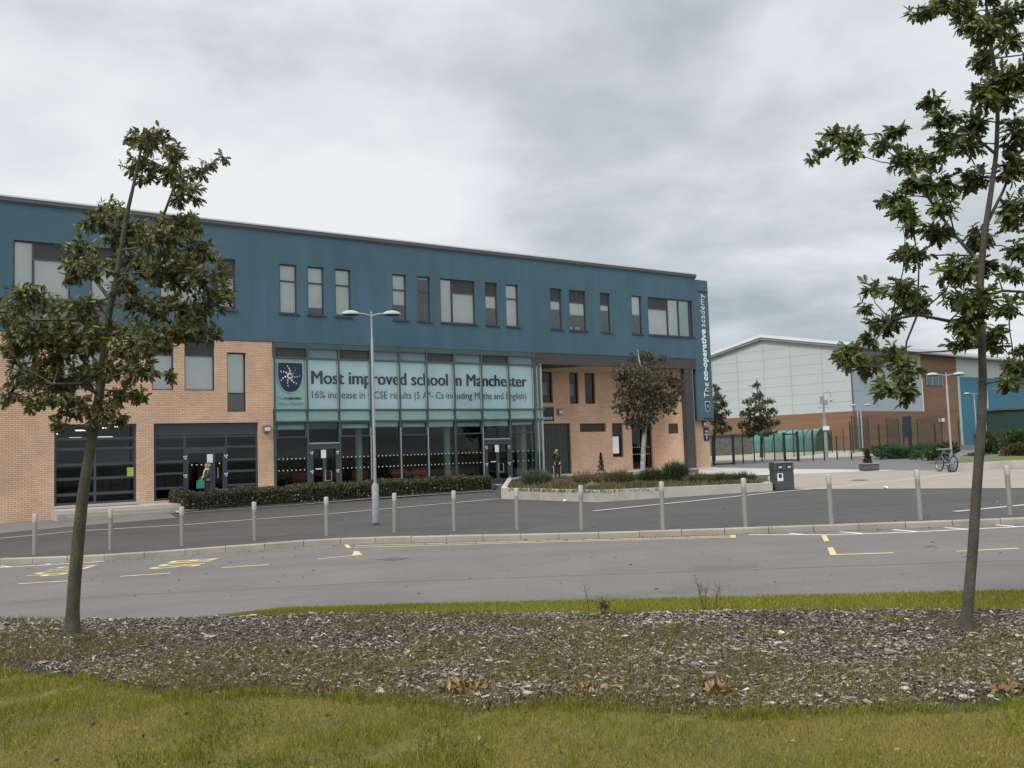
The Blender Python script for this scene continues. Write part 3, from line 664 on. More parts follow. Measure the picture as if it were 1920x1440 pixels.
for ua, ub, yy, zz in ((-6.0, -5.75, 2.5, 3.05), (-5.4, -4.95, 1.8, 2.85), (-5.0, -4.6, 3.0, 3.2), (-4.35, -3.75, 1.8, 2.86), (-3.9, -3.65, 3.2, 3.3), (-3.4, -3.2, 3.4, 3.36), (-6.1, -5.9, 1.7, 2.82)):
    g_ = MB(); g_.box(ua, ub, yy, yy + .09, zz - .05, zz); pt(g_, 'ceiling_light', m_tube, school)

# ground floor glazed entrance on the left with double doors
f = MB(); u0, u1, z0, z1 = -2.5, 1.89, .12, 3.32
frame_rects(f, u0 + .003, u1 - .003, z0 + .003, z1 - .003, .12, .20, .09, [-1.24, .5], [])
for a, b in ((u0, -1.24), (.5, u1)):
    for z in (2.28, 1.72, 1.22, .62): f.box(a + .05, b - .05, .123, .197, z - .05, z + .05)
f.box(-1.24, .5, .124, .198, 2.15, 2.30); f.box(u0 + .05, u1 - .05, .125, .195, 2.70, 2.78)
bay = pt(f, 'entrance_glazing', m_frame)
g_ = MB(); g_.quad((u0, .16, z0), (u1, .16, z0), (u1, .16, 2.74), (u0, .16, 2.74)); pt(g_, 'pane', m_glass_d, bay)
for a, b in ((-2.40, -1.28), (-1.2, .46), (.54, 1.80)):
    g_ = MB(); g_.box(a, b, .13, .15, 2.80, 3.23); pt(g_, 'dark_panel', mat('slate_panel', (0.035, 0.045, 0.058), .4, var=.1), bay)
for a, b in ((-1.19, -.1), (-.08, .45)):
    f = MB(); frame_rects(f, a, b, .14, 2.14, .10, .16, .10); d = pt(f, 'door', m_frame, school)
    f = MB(); f.tube([(b - .2 if a < -1 else a + .2, .04, .95), (b - .2 if a < -1 else a + .2, .04, 1.4)], .015, 6); pt(f, 'handle', m_mull_l, d)
f = MB(); f.box(-.32, -.08, .085, .095, 1.62, 1.98); pt(f, 'notice', m_paper, bay)
f = MB()
for u in (-.95, -.75, -.55, -.35): f.box(u - .025, u + .025, .088, .095, 1.52, 1.57); 
f.box(.18, .23, .088, .095, 1.55, 1.60); f.box(-.55, -.50, .088, .095, 1.0, 1.05); pt(f, 'safety_dot', m_white, bay)
def trefoil(mb, u, z, y=.085, r=.055):
    for k in range(3):
        a = PI / 6 + k * 2 * PI / 3 + .2; cx_, cz_ = u + math.cos(a) * r, z + math.sin(a) * r
        mb.poly([(cx_ + .035 * math.cos(q * PI / 3), y, cz_ + .035 * math.sin(q * PI / 3)) for q in range(6)])
for u in (-1.22, .49):
    for z in (1.88, 1.10): f = MB(); trefoil(f, u, z); pt(f, 'door_sticker', m_white, bay)

# flat wall lights
def wall_light(u, z, y=-.0):
    f = MB(); f.box(u - .16, u + .16, y - .14, y, z - .15, z + .16); o = pt(f, 'wall_light', mat('light_body', (0.16, 0.13, 0.14), .5), school, bevel=.02)
    f = MB(); f.box(u - .12, u + .12, y - .155, y - .142, z - .10, z + .06); pt(f, 'lens', mat('lens', (0.65, 0.62, 0.62), .3), o)
wall_light(2.26, 3.03, .018)

# ------------------------------------------------------------------ curtain wall
MU = [2.64, 4.17, 5.72, 7.32, 8.87, 10.38, 11.94, 13.58, 15.26, 16.88]
ZT_ = [6.22, 3.86, 3.33]
cw = MB()
for i, u in enumerate(MU): cw.box(u - .032, u + .032, -.08, .045, 3.3, ZB - .02)
for z in ZT_: cw.box(2.6, 17.36, -.075, .10, z - .035, z + .035)
cw.box(2.6, 17.0, -.05, .1, 6.66, 6.9); cw.box(2.6, 17.4, -.06, .12, .0, .12)
for i, u in enumerate(MU): cw.box(u - .045, u + .045, -.04, .12, .12, 3.29)
cwo = pt(cw, 'glazed_curtain_wall', m_mull)
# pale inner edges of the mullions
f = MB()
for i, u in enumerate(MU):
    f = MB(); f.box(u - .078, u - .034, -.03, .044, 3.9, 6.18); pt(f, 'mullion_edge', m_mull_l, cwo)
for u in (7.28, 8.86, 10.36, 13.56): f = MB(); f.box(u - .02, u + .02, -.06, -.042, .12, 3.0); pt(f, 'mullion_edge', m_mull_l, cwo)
for i, (a, b) in enumerate(zip(MU[:-1], MU[1:])):
    g_ = MB(); g_.box(a + .04, b - .04, .02, .06, 6.26, 6.655); pt(g_, 'spandrel_panel', m_panel_d if i in (0, 2, 5, 7) else m_panel_t, cwo)
    for z0, z1 in ((3.9, 6.18), (3.37, 3.82)):
        g_ = MB(); g_.quad((a + .04, .0, z0), (b - .04, .0, z0), (b - .04, .0, z1), (a + .04, .0, z1)); pt(g_, 'upper_pane', m_glass_cw, cwo)
g_ = MB(); g_.box(MU[0], 17.3, .055, .06, 3.37, 3.82); g_.box(MU[0], 4.1, .055, .06, 3.9, 6.18); g_.box(MU[0] , 17.1, .3, 1.2, 3.36, 3.40)
pt(g_, 'frosted_panel', m_film_d, cwo)
for i, (a, b) in enumerate(zip(MU[:-1], MU[1:])):       # blinds part way down behind the ground floor panes
    zb = {0: 2.98, 1: 2.98, 2: 3.0, 3: 3.04, 4: 3.02, 5: 3.0, 6: 3.0, 7: 3.0, 8: 3.05}[i]
    g_ = MB(); g_.box(a + .07, b - .07, .1, .11, zb, 3.29); pt(g_, 'blind', m_film_d, cwo)
    z1 = 3.29
    g_ = MB(); g_.quad((a + .045, .04, .12), (b - .045, .04, .12), (b - .045, .04, z1), (a + .045, .04, z1)); pt(g_, 'lower_pane', m_glass_l if i != 1 else m_glass_d, cwo)
    if i in (0, 2, 4, 6, 8):        # top hung vents with a heavy frame
        f = MB(); frame_rects(f, a + .05, b - .05, 2.60, 3.27, -.02, .07, .07); pt(f, 'vent_frame', m_frame, cwo)
    if i not in (1, 7):
        f = MB(); k = 7 if i != 8 else 5
        for z in (1.66, 1.15):
            for q in range(k):
                u = a + .17 + (b - a - .34) * q / (k - 1)
                f.poly([(u + .028 * math.cos(t_ * PI / 4), .030, z + .028 * math.sin(t_ * PI / 4)) for t_ in range(8)])
        pt(f, 'safety_dot_band', m_white, cwo)
def cw_door(a, b):
    f = MB(); frame_rects(f, a + .06, b - .06, .13, 2.22, -.05, .035, .16, [(a + b) / 2]); f.box(a + .05, b - .05, -.06, .05, 2.22, 2.30); d = pt(f, 'entrance_door', m_frame, school)
    f = MB(); c = (a + b) / 2
    f.tube([(c - .02, -.12, .62), (c - .02, -.12, 1.05), (c + .28, -.12, 1.05), (c + .28, -.12, .62), (c - .02, -.12, .62)], .016, 6); pt(f, 'handle', m_mull_l, d)
    f = MB(); f.box(c - .18, c + .06, -.062, -.054, 1.65, 2.02); f.box(c - .45, c - .15, -.062, -.054, 1.14, 1.19); pt(f, 'notice', m_paper, d)
    f = MB()
    for u in (a + .15, b - .15):
        for z in (1.9, 1.05, .3): f = MB(); trefoil(f, u, z, -.065); pt(f, 'door_sticker', m_white, d)
cw_door(MU[1], MU[2]); cw_door(MU[7], MU[8])
f = MB(); f.box(MU[1] + .045, MU[2] - .045, -.05, -.03, 2.31, 2.36); f.box(MU[7] + .045, MU[8] - .045, -.05, -.03, 2.31, 2.36); pt(f, 'door_head_trim', m_mull_l, cwo)
# glazed return at the undercroft
f = MB(); f.box(17.30, 17.38, -.06, .06, 0, 6.3); f.box(17.06, 17.12, -.02, .1, .1, 6.2); f.box(17.30, 17.38, 1.0, 1.06, 0, 6.3); pt(f, 'corner_post', m_mull_l, cwo)
f = MB(); f.quad((17.34, .06, .1), (17.34, 2.0, .1), (17.34, 2.0, 6.2), (17.34, .06, 6.2)); f.quad((16.92, .0, .1), (17.3, .0, .1), (17.3, .0, 6.2), (16.92, .0, 6.2)); pt(f, 'side_pane', m_glass, cwo)
f = MB(); f.box(16.95, 17.02, .2, 2.0, 3.3, 6.3); f.box(17.30, 17.38, -.03, 2.0, 3.30, 3.38); f.box(17.31, 17.37, -.02, 2.0, 3.82, 3.88); pt(f, 'return_rail', m_mull, cwo)
# inside the lobby: round columns, seats, tables, plants
for u in (7.0, 11.85, 16.55):
    f = MB(); f.lathe((u, .75, .1), [(.17, 0), (.17, 3.2)], 18); pt(f, 'round_column', m_col_in, school, smooth=True)
f = MB()
for u in (4.5, 6.2, 7.6, 9.8, 11.0, 13.0): f.box(u, u + .9, 2.4, 3.0, .1, .5); f.box(u, u + .9, 2.9, 3.1, .5, .95)
pt(f, 'red_lobby_seat', mat('red_vinyl', (0.42, 0.07, 0.03), .5), school, bevel=.05)
f = MB(); f.box(9.1, 9.6, 1.5, 2.0, .1, .55); f.box(10.3, 10.6, 1.4, 1.8, .1, .6); pt(f, 'yellow_lobby_stool', mat('yellow_vinyl', (0.32, 0.22, 0.05), .5), school, bevel=.04)
f = MB(); f.box(9.7, 10.1, 1.4, 1.8, .1, .75); f.box(9.65, 10.15, 1.35, 1.85, .75, .8); pt(f, 'purple_lobby_table', mat('purple_vinyl', (0.12, 0.05, 0.12), .5), school)
f = MB(); f.box(3.3, 3.65, .6, .95, .1, .5); f.box(12.2, 12.5, .6, .9, .1, .55); f.box(15.95, 16.25, .5, .8, .1, .75); pt(f, 'square_pot', mat('grey_pot', (0.30, 0.35, 0.36), .6), school)
nn = 420; base = np.array([(3.45, .8, 1.3), (12.35, .75, 1.2), (15.6, 1.0, 1.6), (9.3, 1.3, 1.1)])[rng.integers(0, 4, nn)]
T = base + rng.normal(0, 1, (nn, 3)) * np.array([.22, .2, .40]); xd = rng.normal(0, 1, (nn, 3)); Mx = rot_from(xd, rng.normal(0, 1, (nn, 3))) * np.array([.22, .07, .1])[None, None, :]
leafq = [(0, 0, 0), (.4, -.5, .05), (1, 0, 0), (.4, .5, .05)]
cards('lobby_foliage', leafq, [(0, 1, 2, 3)], Mx, T, mat('indoor_leaf', (0.04, 0.075, 0.03), .6, island=.3), school)

# ------------------------------------------------------------------ undercroft
SB = 2.0
RH = [(18.75, 19.62, 4.33, 6.1), (20.85, 21.5, 4.28, 6.1), (21.98, 22.75, 4.28, 6.1), (18.4, 20.78, .29, 3.16), (21.5, 23.45, 2.64, 3.13), (23.92, 24.75, 1.1, 3.12), (25.45, 27.12, .33, 3.1)]
mb = MB(); holes_wall(mb, 17.0, 27.3, -.5, 6.35, RH, SB, .22)
def slant(u0, y0, u1, y1, z0, z1, mbb): mbb.quad((u0, y0, z0), (u1, y1, z0), (u1, y1, z1), (u0, y0, z1))
slant(28.35, .42, 29.1, .40, -.5, 6.35, mb); slant(29.1, .40, 30.42, .40, -.5, 3.2, mb)
mb.quad((30.42, .40, -.5), (30.42, 18, -.5), (30.42, 18, ZB), (30.42, .40, ZB))
pt(mb, 'undercroft_brick_wall', m_brick)
mb = MB(); slant(27.3, SB, 28.35, .42, -.5, 6.35, mb); pt(mb, 'angled_brick_wall', brick('buff_brick_side', (0.70, 0.465, 0.32), (0.59, 0.385, 0.265), (0.36, 0.24, 0.17), axis='yz'))
f = MB(); f.box(17.38, 29.12, .02, .32, 6.30, 6.915); pt(f, 'cladding_beam', m_beam)
f = MB(); f.box(16.92, 17.38, .0, .3, 6.21, 6.915); pt(f, 'cladding_end', m_beam)
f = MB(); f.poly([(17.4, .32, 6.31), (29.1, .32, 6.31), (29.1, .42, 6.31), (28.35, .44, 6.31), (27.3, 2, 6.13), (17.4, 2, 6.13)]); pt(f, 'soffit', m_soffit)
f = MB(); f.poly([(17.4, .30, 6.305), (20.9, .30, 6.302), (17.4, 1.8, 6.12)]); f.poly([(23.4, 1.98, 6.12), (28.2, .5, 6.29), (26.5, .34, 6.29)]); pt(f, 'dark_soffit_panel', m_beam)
f = MB(); f.box(28.15, 28.78, .04, .38, -.3, 6.3); pt(f, 'clad_column', m_beam); 
f = MB(); f.box(28.78, 28.84, .02, .40, -.3, 6.3); pt(f, 'column_trim', mat('rust_trim', (0.20, 0.15, 0.11), .5))
for i, (a, b, c, d) in enumerate(RH):
    f = MB(); t_ = .07; y = SB + .12
    if i == 3:
        frame_rects(f, a, b, c, d, y, y + .08, .10, [], [(1.62, a, b)]); dr = pt(f, 'service_door', m_frame_b)
        f = MB(); f.box(a + .1, b - .1, y + .02, y + .06, c, d - .1); pt(f, 'door_leaf', mat('green_grey_door', (0.028, 0.036, 0.034), .5), dr)
        f = MB()
        for q in range(9):
            for z0, z1 in ((.45, 1.45), (1.8, 3.0)): f.box(a + .2 + q * .24, a + .25 + q * .24, y + .005, y + .02, z0, z1)
        pt(f, 'door_slat', mat('green_slat', (0.05, 0.065, 0.06), .5), dr)
    elif i == 4:
        f.box(a, b, y, y + .05, c, d); pt(f, 'vent_panel', m_frame_b)
    else:
        zs = [(c + (d - c) * .62, a, b)] if i == 5 else []
        frame_rects(f, a, b, c, d, y, y + .08, t_, [], zs); wn = pt(f, 'undercroft_window' if i != 6 else 'undercroft_door', m_frame_b)
        g_ = MB(); g_.quad((a, y + .03, c), (b, y + .03, c), (b, y + .03, d), (a, y + .03, d)); pt(g_, 'pane', m_glass_d, wn)
        if i == 5: g_ = MB(); g_.box(a + .08, b - .25, y + .0, y + .02, c + .22, c + 1.22); pt(g_, 'blind', m_blind, wn); g_ = MB(); g_.box(a, b, y - .005, y + .01, c + 1.3, d - .05); pt(g_, 'dark_panel', m_frame_b, wn)
        if i in (0, 1): g_ = MB(); g_.box(a + .12, b - .25, y + .05, y + .06, c + .45, c + 1.15); pt(g_, 'blind', m_blind, wn)
        if i == 6:
            g_ = MB()
            for z in (1.62, 1.2):
                for q in range(8): g_.box(a + .12 + q * .19, a + .17 + q * .19, y + .005, y + .01, z, z + .05)
            pt(g_, 'safety_dot_band', m_white, wn)
            g_ = MB(); g_.box(a + .1, a + .5, SB + .6, SB + .7, 2.75, 2.82); pt(g_, 'ceiling_light', m_tube, school)
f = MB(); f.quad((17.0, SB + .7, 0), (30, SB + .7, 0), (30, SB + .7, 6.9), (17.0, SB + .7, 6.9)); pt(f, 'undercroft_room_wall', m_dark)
f = MB(); f.box(28.2, 28.32, .36, .40, 2.3, 2.9); f.box(27.75, 27.95, 1.0, 1.3, 2.35, 2.9); pt(f, 'window_opening', m_frame_b) if False else None
# tiny opening in the angled wall
f = MB(); uu = 27.95; yy = SB - (uu - 27.3) / 1.05 * 1.58
f.quad((uu - .16, yy + .22, 2.42), (uu + .16, yy - .26, 2.42), (uu + .16, yy - .26, 3.02), (uu - .16, yy + .22, 3.02)); pt(f, 'small_opening', m_frame_b)
wall_light(20.05, 3.82, SB); wall_light(25.18, 2.92, SB); wall_light(29.95, 2.95, .40)

# ------------------------------------------------------------------ raised terrace, steps
def Zt(u): return .10 - .004 * u if u < 17 else .02
f = MB(); 
f.box(-6.3, 17.2, -1.5, .10, -1.2, .02); f.box(17.2, 30.2, -.4, SB + .1, -1.2, .28); f.box(17.2, 23.5, -1.5, -.402, -1.2, .02)
o = f.build('terrace', m_conc, None); o.location = P0; o.rotation_euler = (0, 0, BROT); o['kind'] = 'structure'
f = MB(); f.box(-6.3, -1.35, -1.85, -1.502, -1.2, -.10); f.box(-6.0, -1.3, -2.2, -1.852, -1.2, -.20)
o = f.build('steps', m_stone, None); o.location = P0; o.rotation_euler = (0, 0, BROT); o['kind'] = 'structure'
# low wall at the end of the hedge bed
def bldg_thing(name, label, cat, group=None): return empty(name, P0, label, cat, group, BROT)

# ------------------------------------------------------------------ writing
def text_on(parent, name, body, u0, z0, wd, ht, m, y, bold=0.0, ext=.004, thick=0):
    me = text_mesh(body, 1.0, bold, 1.0, ext=ext); fit_box(me, wd, ht)
    for v in me.vertices: v.co = (u0 + v.co.x, y - v.co.z, z0 + v.co.y)
    if thick:                      # heavier strokes: the same letters laid again a little to either side
        bm = bmesh.new(); bm.from_mesh(me); g0 = bm.verts[:] + bm.edges[:] + bm.faces[:]
        for k_, dx in enumerate((-thick, thick)):
            d_ = bmesh.ops.duplicate(bm, geom=g0); vs = [q for q in d_['geom'] if isinstance(q, bmesh.types.BMVert)]
            bmesh.ops.translate(bm, verts=vs, vec=(dx, -.0015 * (k_ + 1), 0))
        bm.to_mesh(me); bm.free()
    return link(name, me, m, parent)
def shield(mb, u, z, wd, ht, y, mi=0, n=10):
    pts = [(u - wd / 2, z + ht / 2), (u + wd / 2, z + ht / 2)]
    for i in range(n + 1):
        t_ = i / n; pts.append((u + wd / 2 * math.cos(t_ * PI / 2) ** .8 if t_ < 1 else u, z + ht * .12 - ht * .62 * math.sin(t_ * PI / 2) ** 1.15))
    for i in range(n - 1, -1, -1):
        t_ = i / n; pts.append((u - wd / 2 * math.cos(t_ * PI / 2) ** .8, z + ht * .12 - ht * .62 * math.sin(t_ * PI / 2) ** 1.15))
    mb.poly([(a, y, b) for a, b in pts], mi)
bn = bldg_thing('window_banner', 'wide frosted banner with navy lettering "Most improved school in Manchester" behind the glass front', 'banner')
f = MB(); f.box(4.17, 16.9, .055, .06, 3.9, 6.18); f.build('banner_sheet', m_film, bn)
text_on(bn, 'headline_lettering', 'Most improved school in Manchester', 4.42, 4.86, 12.02, .80, m_navy, .047, thick=.024)
text_on(bn, 'subline_lettering', '16% increase in GCSE results (5 A*- Cs including Maths and English)', 4.42, 4.28, 11.98, .48, m_navy, .047, bold=-.002)
cr = bldg_thing('shield_emblem', 'navy shield with a starburst of pale dots at the left end of the glass front', 'emblem')
f = MB(); shield(f, 3.38, 5.33, 1.22, 1.40, -.022); f.build('shield_border', mat('pale_blue_line', (0.30, 0.40, 0.48), .5), cr)
f = MB(); shield(f, 3.38, 5.33, 1.14, 1.32, -.026); f.build('shield_field', m_navy, cr)
f = MB(); dc = [(0.75, .8, .85)]; 
for arm in range(7):
    for k in range(4):
        a = arm * 2 * PI / 7 + PI / 2 - .15 + k * .13; rr = .11 + k * .115; rad = .047 - k * .006
        if arm == 6 and k > 0: rad *= .6
        mi = 0 if arm in (0, 1, 2, 4) else (1 if arm in (3,) else 2)
        f.poly([(3.36 + rr * math.cos(a) + rad * math.cos(q * PI / 4), -.030, 5.40 + rr * math.sin(a) + rad * math.sin(q * PI / 4)) for q in range(8)], mi)
f.build('star_dot', [m_white, mat('pale_yellow', (.6, .6, .35), .5), mat('lilac', (.38, .40, .62), .5)], cr)
text_on(cr, 'name_lettering', 'The', 2.80, 4.33, .22, .13, mat('faded_navy', (0.10, 0.19, 0.24), .5), -.026)
text_on(cr, 'bold_lettering', 'co-operative', 3.06, 4.29, .82, .17, m_navy, -.026, thick=.008)
text_on(cr, 'name_lettering', 'academy of Manchester', 2.80, 4.05, 1.2, .17, MATS['faded_navy'], -.026)
# vertical lettering on the pylon, reading upwards
def text_up(parent, name, body, uright, z0, hgt, wd, m, y, bold=0.0):
    me = text_mesh(body, 1.0, bold, 1.0, ext=.02); fit_box(me, hgt, wd)
    for v in me.vertices: v.co = (uright - v.co.y, y - v.co.z, z0 + v.co.x)
    return link(name, me, m, parent)
pl = bldg_thing('pylon_lettering', 'white vertical lettering "The co-operative academy" with small shield on the teal end pylon', 'sign')
m_letter = mat('white_letters', (0.72, 0.76, 0.76), .5)
text_up(pl, 'lettering', 'The', 30.10, 4.52, .95, .40, m_letter, -.02, bold=-.012)
text_up(pl, 'bold_lettering', 'co-operative', 30.20, 5.58, 3.20, .52, m_letter, -.02, bold=.03)
text_up(pl, 'lettering', 'academy', 30.20, 8.92, 2.05, .52, m_letter, -.02, bold=-.012)
f = MB(); shield(f, 29.95, 4.0, .44, .62, -.01); f.build('shield_border', m_letter, pl)
f = MB(); shield(f, 29.95, 4.0, .38, .55, -.014); f.build('shield_field', m_navy, pl)
f = MB()
for k in range(5):
    a = PI / 2 + k * 2 * PI / 5; f.quad((29.95, -.018, 4.0), (29.95 + .05 * math.cos(a + .3), -.018, 4.02 + .05 * math.sin(a + .3)), (29.95 + .15 * math.cos(a), -.018, 4.02 + .15 * math.sin(a)), (29.95 + .05 * math.cos(a - .3), -.018, 4.02 + .05 * math.sin(a - .3)))
f.build('star', m_letter, pl)
f = MB(); f.box(29.55, 30.44, -.03, -.001, 11.12, 11.16); f.box(29.55, 30.44, -.03, -.001, 3.26, 3.30); f.build('light_bar', m_black, pl)
es = bldg_thing('entrance_sign', 'black sign reading "Entrance" on the brick under the overhang', 'sign')
f = MB(); f.box(18.1, 19.62, SB - .04, SB, 3.30, 4.08); f.build('sign_board', m_black, es)
text_on(es, 'lettering', 'Entrance', 18.25, 3.38, 1.25, .22, m_letter, SB - .045)
text_on(es, 'small_lettering', 'The co-operative', 18.25, 3.92, .75, .09, m_letter, SB - .045); text_on(es, 'small_lettering', 'academy', 18.25, 3.76, .5, .09, m_letter, SB - .045)
ms = bldg_thing('wayfinding_sign', 'small navy sign with white words and an arrow on the brick pier below the pylon', 'sign')
f = MB(); f.box(29.90, 30.36, .36, .398, 1.91, 2.74); f.build('sign_board', m_navy2, ms)
text_on(ms, 'lettering', 'Main', 30.0, 2.42, .27, .12, m_letter, .355, bold=.02); text_on(ms, 'lettering', 'School', 29.97, 2.24, .33, .12, m_letter, .355, bold=.02)
f = MB(); f.box(30.1, 30.15, .350, .356, 2.0, 2.14); f.poly([(30.06, .350, 2.12), (30.19, .350, 2.12), (30.125, .350, 2.20)]); f.build('arrow', m_letter, ms)

# ================================================================== STREET OBJECTS
ORD = ['first', 'second', 'third', 'fourth', 'fifth', 'sixth', 'seventh', 'eighth', 'ninth', 'tenth', 'eleventh', 'twelfth', 'thirteenth', 'fourteenth']
def clone(o, parent=None):
    c = o.copy(); col.objects.link(c)
    if parent is not None: c.parent = parent
    for ch in list(o.children): clone(ch, c)
    return c
bol = empty('bollard', (0, 0, 0), 'b', 'bollard', 'steel bollards along the kerb')
f = MB(); f.lathe((0, 0, -.1), [(.052, 0), (.052, .88)], 18); f.build('post', m_steel, bol, smooth=True)
f = MB(); f.lathe((0, 0, .78), [(.047, 0), (.047, .02), (.058, .025), (.058, .20), (.052, .215), (.02, .222)], 18); f.build('cap', mat('pale_steel', (0.42, 0.41, 0.39), .45, metal=.3, var=.08), bol, smooth=True)
BP = [(-1.0, 0)] + [(-11.79, 22.37), (-10.01, 22.52), (-8.29, 22.67), (-6.58, 22.97), (-4.84, 23.2), (-3.11, 23.15), (-1.55, 22.67), (.01, 22.08), (1.51, 21.25), (3.23, 20.24), (4.97, 19.88), (6.65, 19.42), (8.53, 19.32), (10.42, 19.32)]
BPX = [(65, 1041), (207, 1031), (342, 1026), (478, 1016), (613, 1006), (740, 999), (852, 996), (970, 993), (1091, 991), (1243, 988), (1398, 983), (1559, 978), (1726, 970), (1894, 962)]
where = ['in front of the plain brick wall at far left', 'just right of the left tree trunk', 'before the end of the steps and hedge', 'before the left end of the hedge', 'left of the tall lamp post', 'just right of the tall lamp post', 'before the middle of the hedge', 'before the left corner of the concrete planter', 'before the bend of the concrete planter', 'in line with the birch tree', 'left of the litter bin', 'right of the litter bin', 'left of the right hand tree trunk', 'right of the right hand tree trunk']
for i, (px, py) in enumerate(BPX):
    o = bol if i == 0 else clone(bol)
    p = G(px, py); sc = (BP[i + 1][1]); 
    q = W(px, py, BP[i + 1][1]); o.location = (q[0], q[1], q[2]); o.rotation_euler = (R(random.uniform(-1.0, 1.0)), R(random.uniform(-1.0, 1.0)), random.random())
    o['label'] = 'grey steel bollard ' + where[i]

def lamp(px, py, D, top_px, label, span, rot, sleeve=True, pr=.05):
    b = W(px, py, D); t = W(px, top_px, D); h = t[2] - b[2]
    root = empty('street_lamp', b, label, 'lamp post', 'twin headed lamp posts'); root.rotation_euler.z = rot
    f = MB(); f.lathe((0, 0, -.1), [(pr, 0), (pr * .85, h * .86 + .1), (pr * .6, h * .865 + .1), (pr * .6, h + .08)], 14); f.build('pole', m_galv, root, smooth=True)
    if sleeve:
        f = MB(); f.lathe((0, 0, .0), [(.085, 0), (.085, .05)], 14); f.build('foot', m_fascia, root)
        f = MB(); f.lathe((0, 0, .05), [(.10, 0), (.10, 1.02), (.055, 1.10)], 14); f.build('sleeve', mat('worn_blue_grey_paint', (0.24, 0.26, 0.29), .6, var=.25, vscale=6), root, smooth=True)
    for s_ in (-1, 1):
        f = MB(); f.tube([(0, 0, h - .18), (s_ * span * .10, 0, h - .12), (s_ * span * .22, 0, h - .10)], .022, 8); f.build('arm', m_galv, root)
        hd = bpy.data.objects.new
        f = MB(); n = 10; hl = span * .155 * 1.0; sx = s_ * span * .35
        ring = []
        for k in range(n + 1):
            a = k / n * PI / 2; ring.append((math.cos(a), math.sin(a)))
        V = []
        for r_, z_ in ring:
            V.append([(sx + r_ * hl * 1.0 * math.cos(q * PI / 8), r_ * hl * .42 * math.sin(q * PI / 8), h - .12 + z_ * hl * .42 + s_ * 0) for q in range(16)])
        for A, Bq in zip(V[:-1], V[1:]):
            for q in range(16): f.quad(A[q], A[(q + 1) % 16], Bq[(q + 1) % 16], Bq[q])
        f.build('lamp_head', mat('pale_lamp_shell', (0.34, 0.39, 0.40), .35), root, smooth=True)
        f = MB(); V = []
        for r_, z_ in ring: V.append([(sx + r_ * hl * .97 * math.cos(q * PI / 8), r_ * hl * .41 * math.sin(q * PI / 8), h - .125 - z_ * hl * .22) for q in range(16)])
        for A, Bq in zip(V[:-1], V[1:]):
            for q in range(16): f.quad(A[(q + 1) % 16], A[q], Bq[q], Bq[(q + 1) % 16])
        f.build('lens', mat('dark_lens', (0.035, 0.05, 0.045), .2), root, smooth=True)
    return root
lamp(705, 983, 25.6, 581, 'tall twin headed lamp post standing in front of the glazed entrance', 1.66, .25, pr=.044)
bp = G(1786, 884)
lamp(1786, 884, bp.y + .4, 697, 'twin headed lamp post behind the parked bicycles', 1.72, .1, False)
lamp(1619, 856, 70, 757, 'small distant twin headed lamp post by the corner of the white hall', 1.65, .1, False)
lamp(1834, 852, 72, 735, 'distant twin headed lamp post half hidden behind the right tree trunk', 1.7, .1, False)

# camera pole with crook
b = W(1550, 861, 66); k = 66 / FPX
root = empty('camera_pole', b, 'grey pole with crook top carrying a dome camera in front of the hall', 'camera pole')
H = (861 - 738) * k
f = MB(); f.tube([(0, 0, -.1), (0, 0, H * .62)], .14, 12); f.tube([(0, 0, H * .62), (0, 0, H - .15)], .07, 10); f.build('pole', m_galv, root)
f = MB(); f.tube([(-.0, 0, H - .16)] + [(.28 - .28 * math.cos(a), 0, H - .15 + .28 * math.sin(a)) for a in np.linspace(0, PI, 9)] + [(.56, 0, H - .35)], .03, 8); f.build('crook', m_galv, root)
f = MB(); f.lathe((.56, 0, H - .62), [(.05, 0), (.11, .06), (.12, .14), (.09, .26), (.03, .28)], 12); f.build('dome_camera', mat('camera_shell', (.45, .46, .47), .4), root, smooth=True)
f = MB(); f.box(-.45, .45, -.03, .03, H * .78, H * .78 + .04); f.build('crossbar', m_galv, root)
f = MB(); f.box(-.22, -.05, -.1, .1, H * .84, H * .95); f.box(.04, .3, -.08, .08, H * .82, H * .90); f.build('equipment_box', m_galv, root)
f = MB(); f.box(-.2, .25, -.22, -.14, H * .44, H * .50); f.build('notice', m_paper, root)

# litter bin
b = G(1467, 918.5); root = empty('litter_bin', b, 'dark grey double litter bin with white shield notice at the end of the concrete planter', 'litter bin', rz=.10)
k = b.y / FPX; wd = 36 * k; H = 52 * k
f = MB()
def taper(mb, w0, w1, d0, d1, z0, z1, mi=0):
    n = len(mb.v)
    mb.v += [(-w0, -d0, z0), (w0, -d0, z0), (w0, d0, z0), (-w0, d0, z0), (-w1, -d1, z1), (w1, -d1, z1), (w1, d1, z1), (-w1, d1, z1)]
    for q in ((0, 3, 2, 1), (4, 5, 6, 7), (0, 1, 5, 4), (1, 2, 6, 5), (2, 3, 7, 6), (3, 0, 4, 7)): mb.f.append(tuple(n + i for i in q)); mb.mi.append(mi)
taper(f, wd * .5, wd * .5, .26, .26, 0, H * .70); m_bin = mat('bin_grey', (0.055, 0.065, 0.068), .45, var=.1); f.build('body', m_bin, root, bevel=.02)
f = MB(); taper(f, wd * .52, wd * .50, .28, .26, H * .705, H * .96); f.build('hood', m_bin, root, bevel=.02)
f = MB(); taper(f, wd * .53, wd * .50, .29, .2, H * .962, H * 1.01); f.build('lid', m_fascia, root, bevel=.01)
f = MB(); f.box(-wd * .505, wd * .505, -.268, .268, H * .25, H * .265); f.box(-wd * .505, wd * .505, -.268, .268, H * .13, H * .145); f.build('band', mat('bin_band', (.12, .13, .13), .4), root)
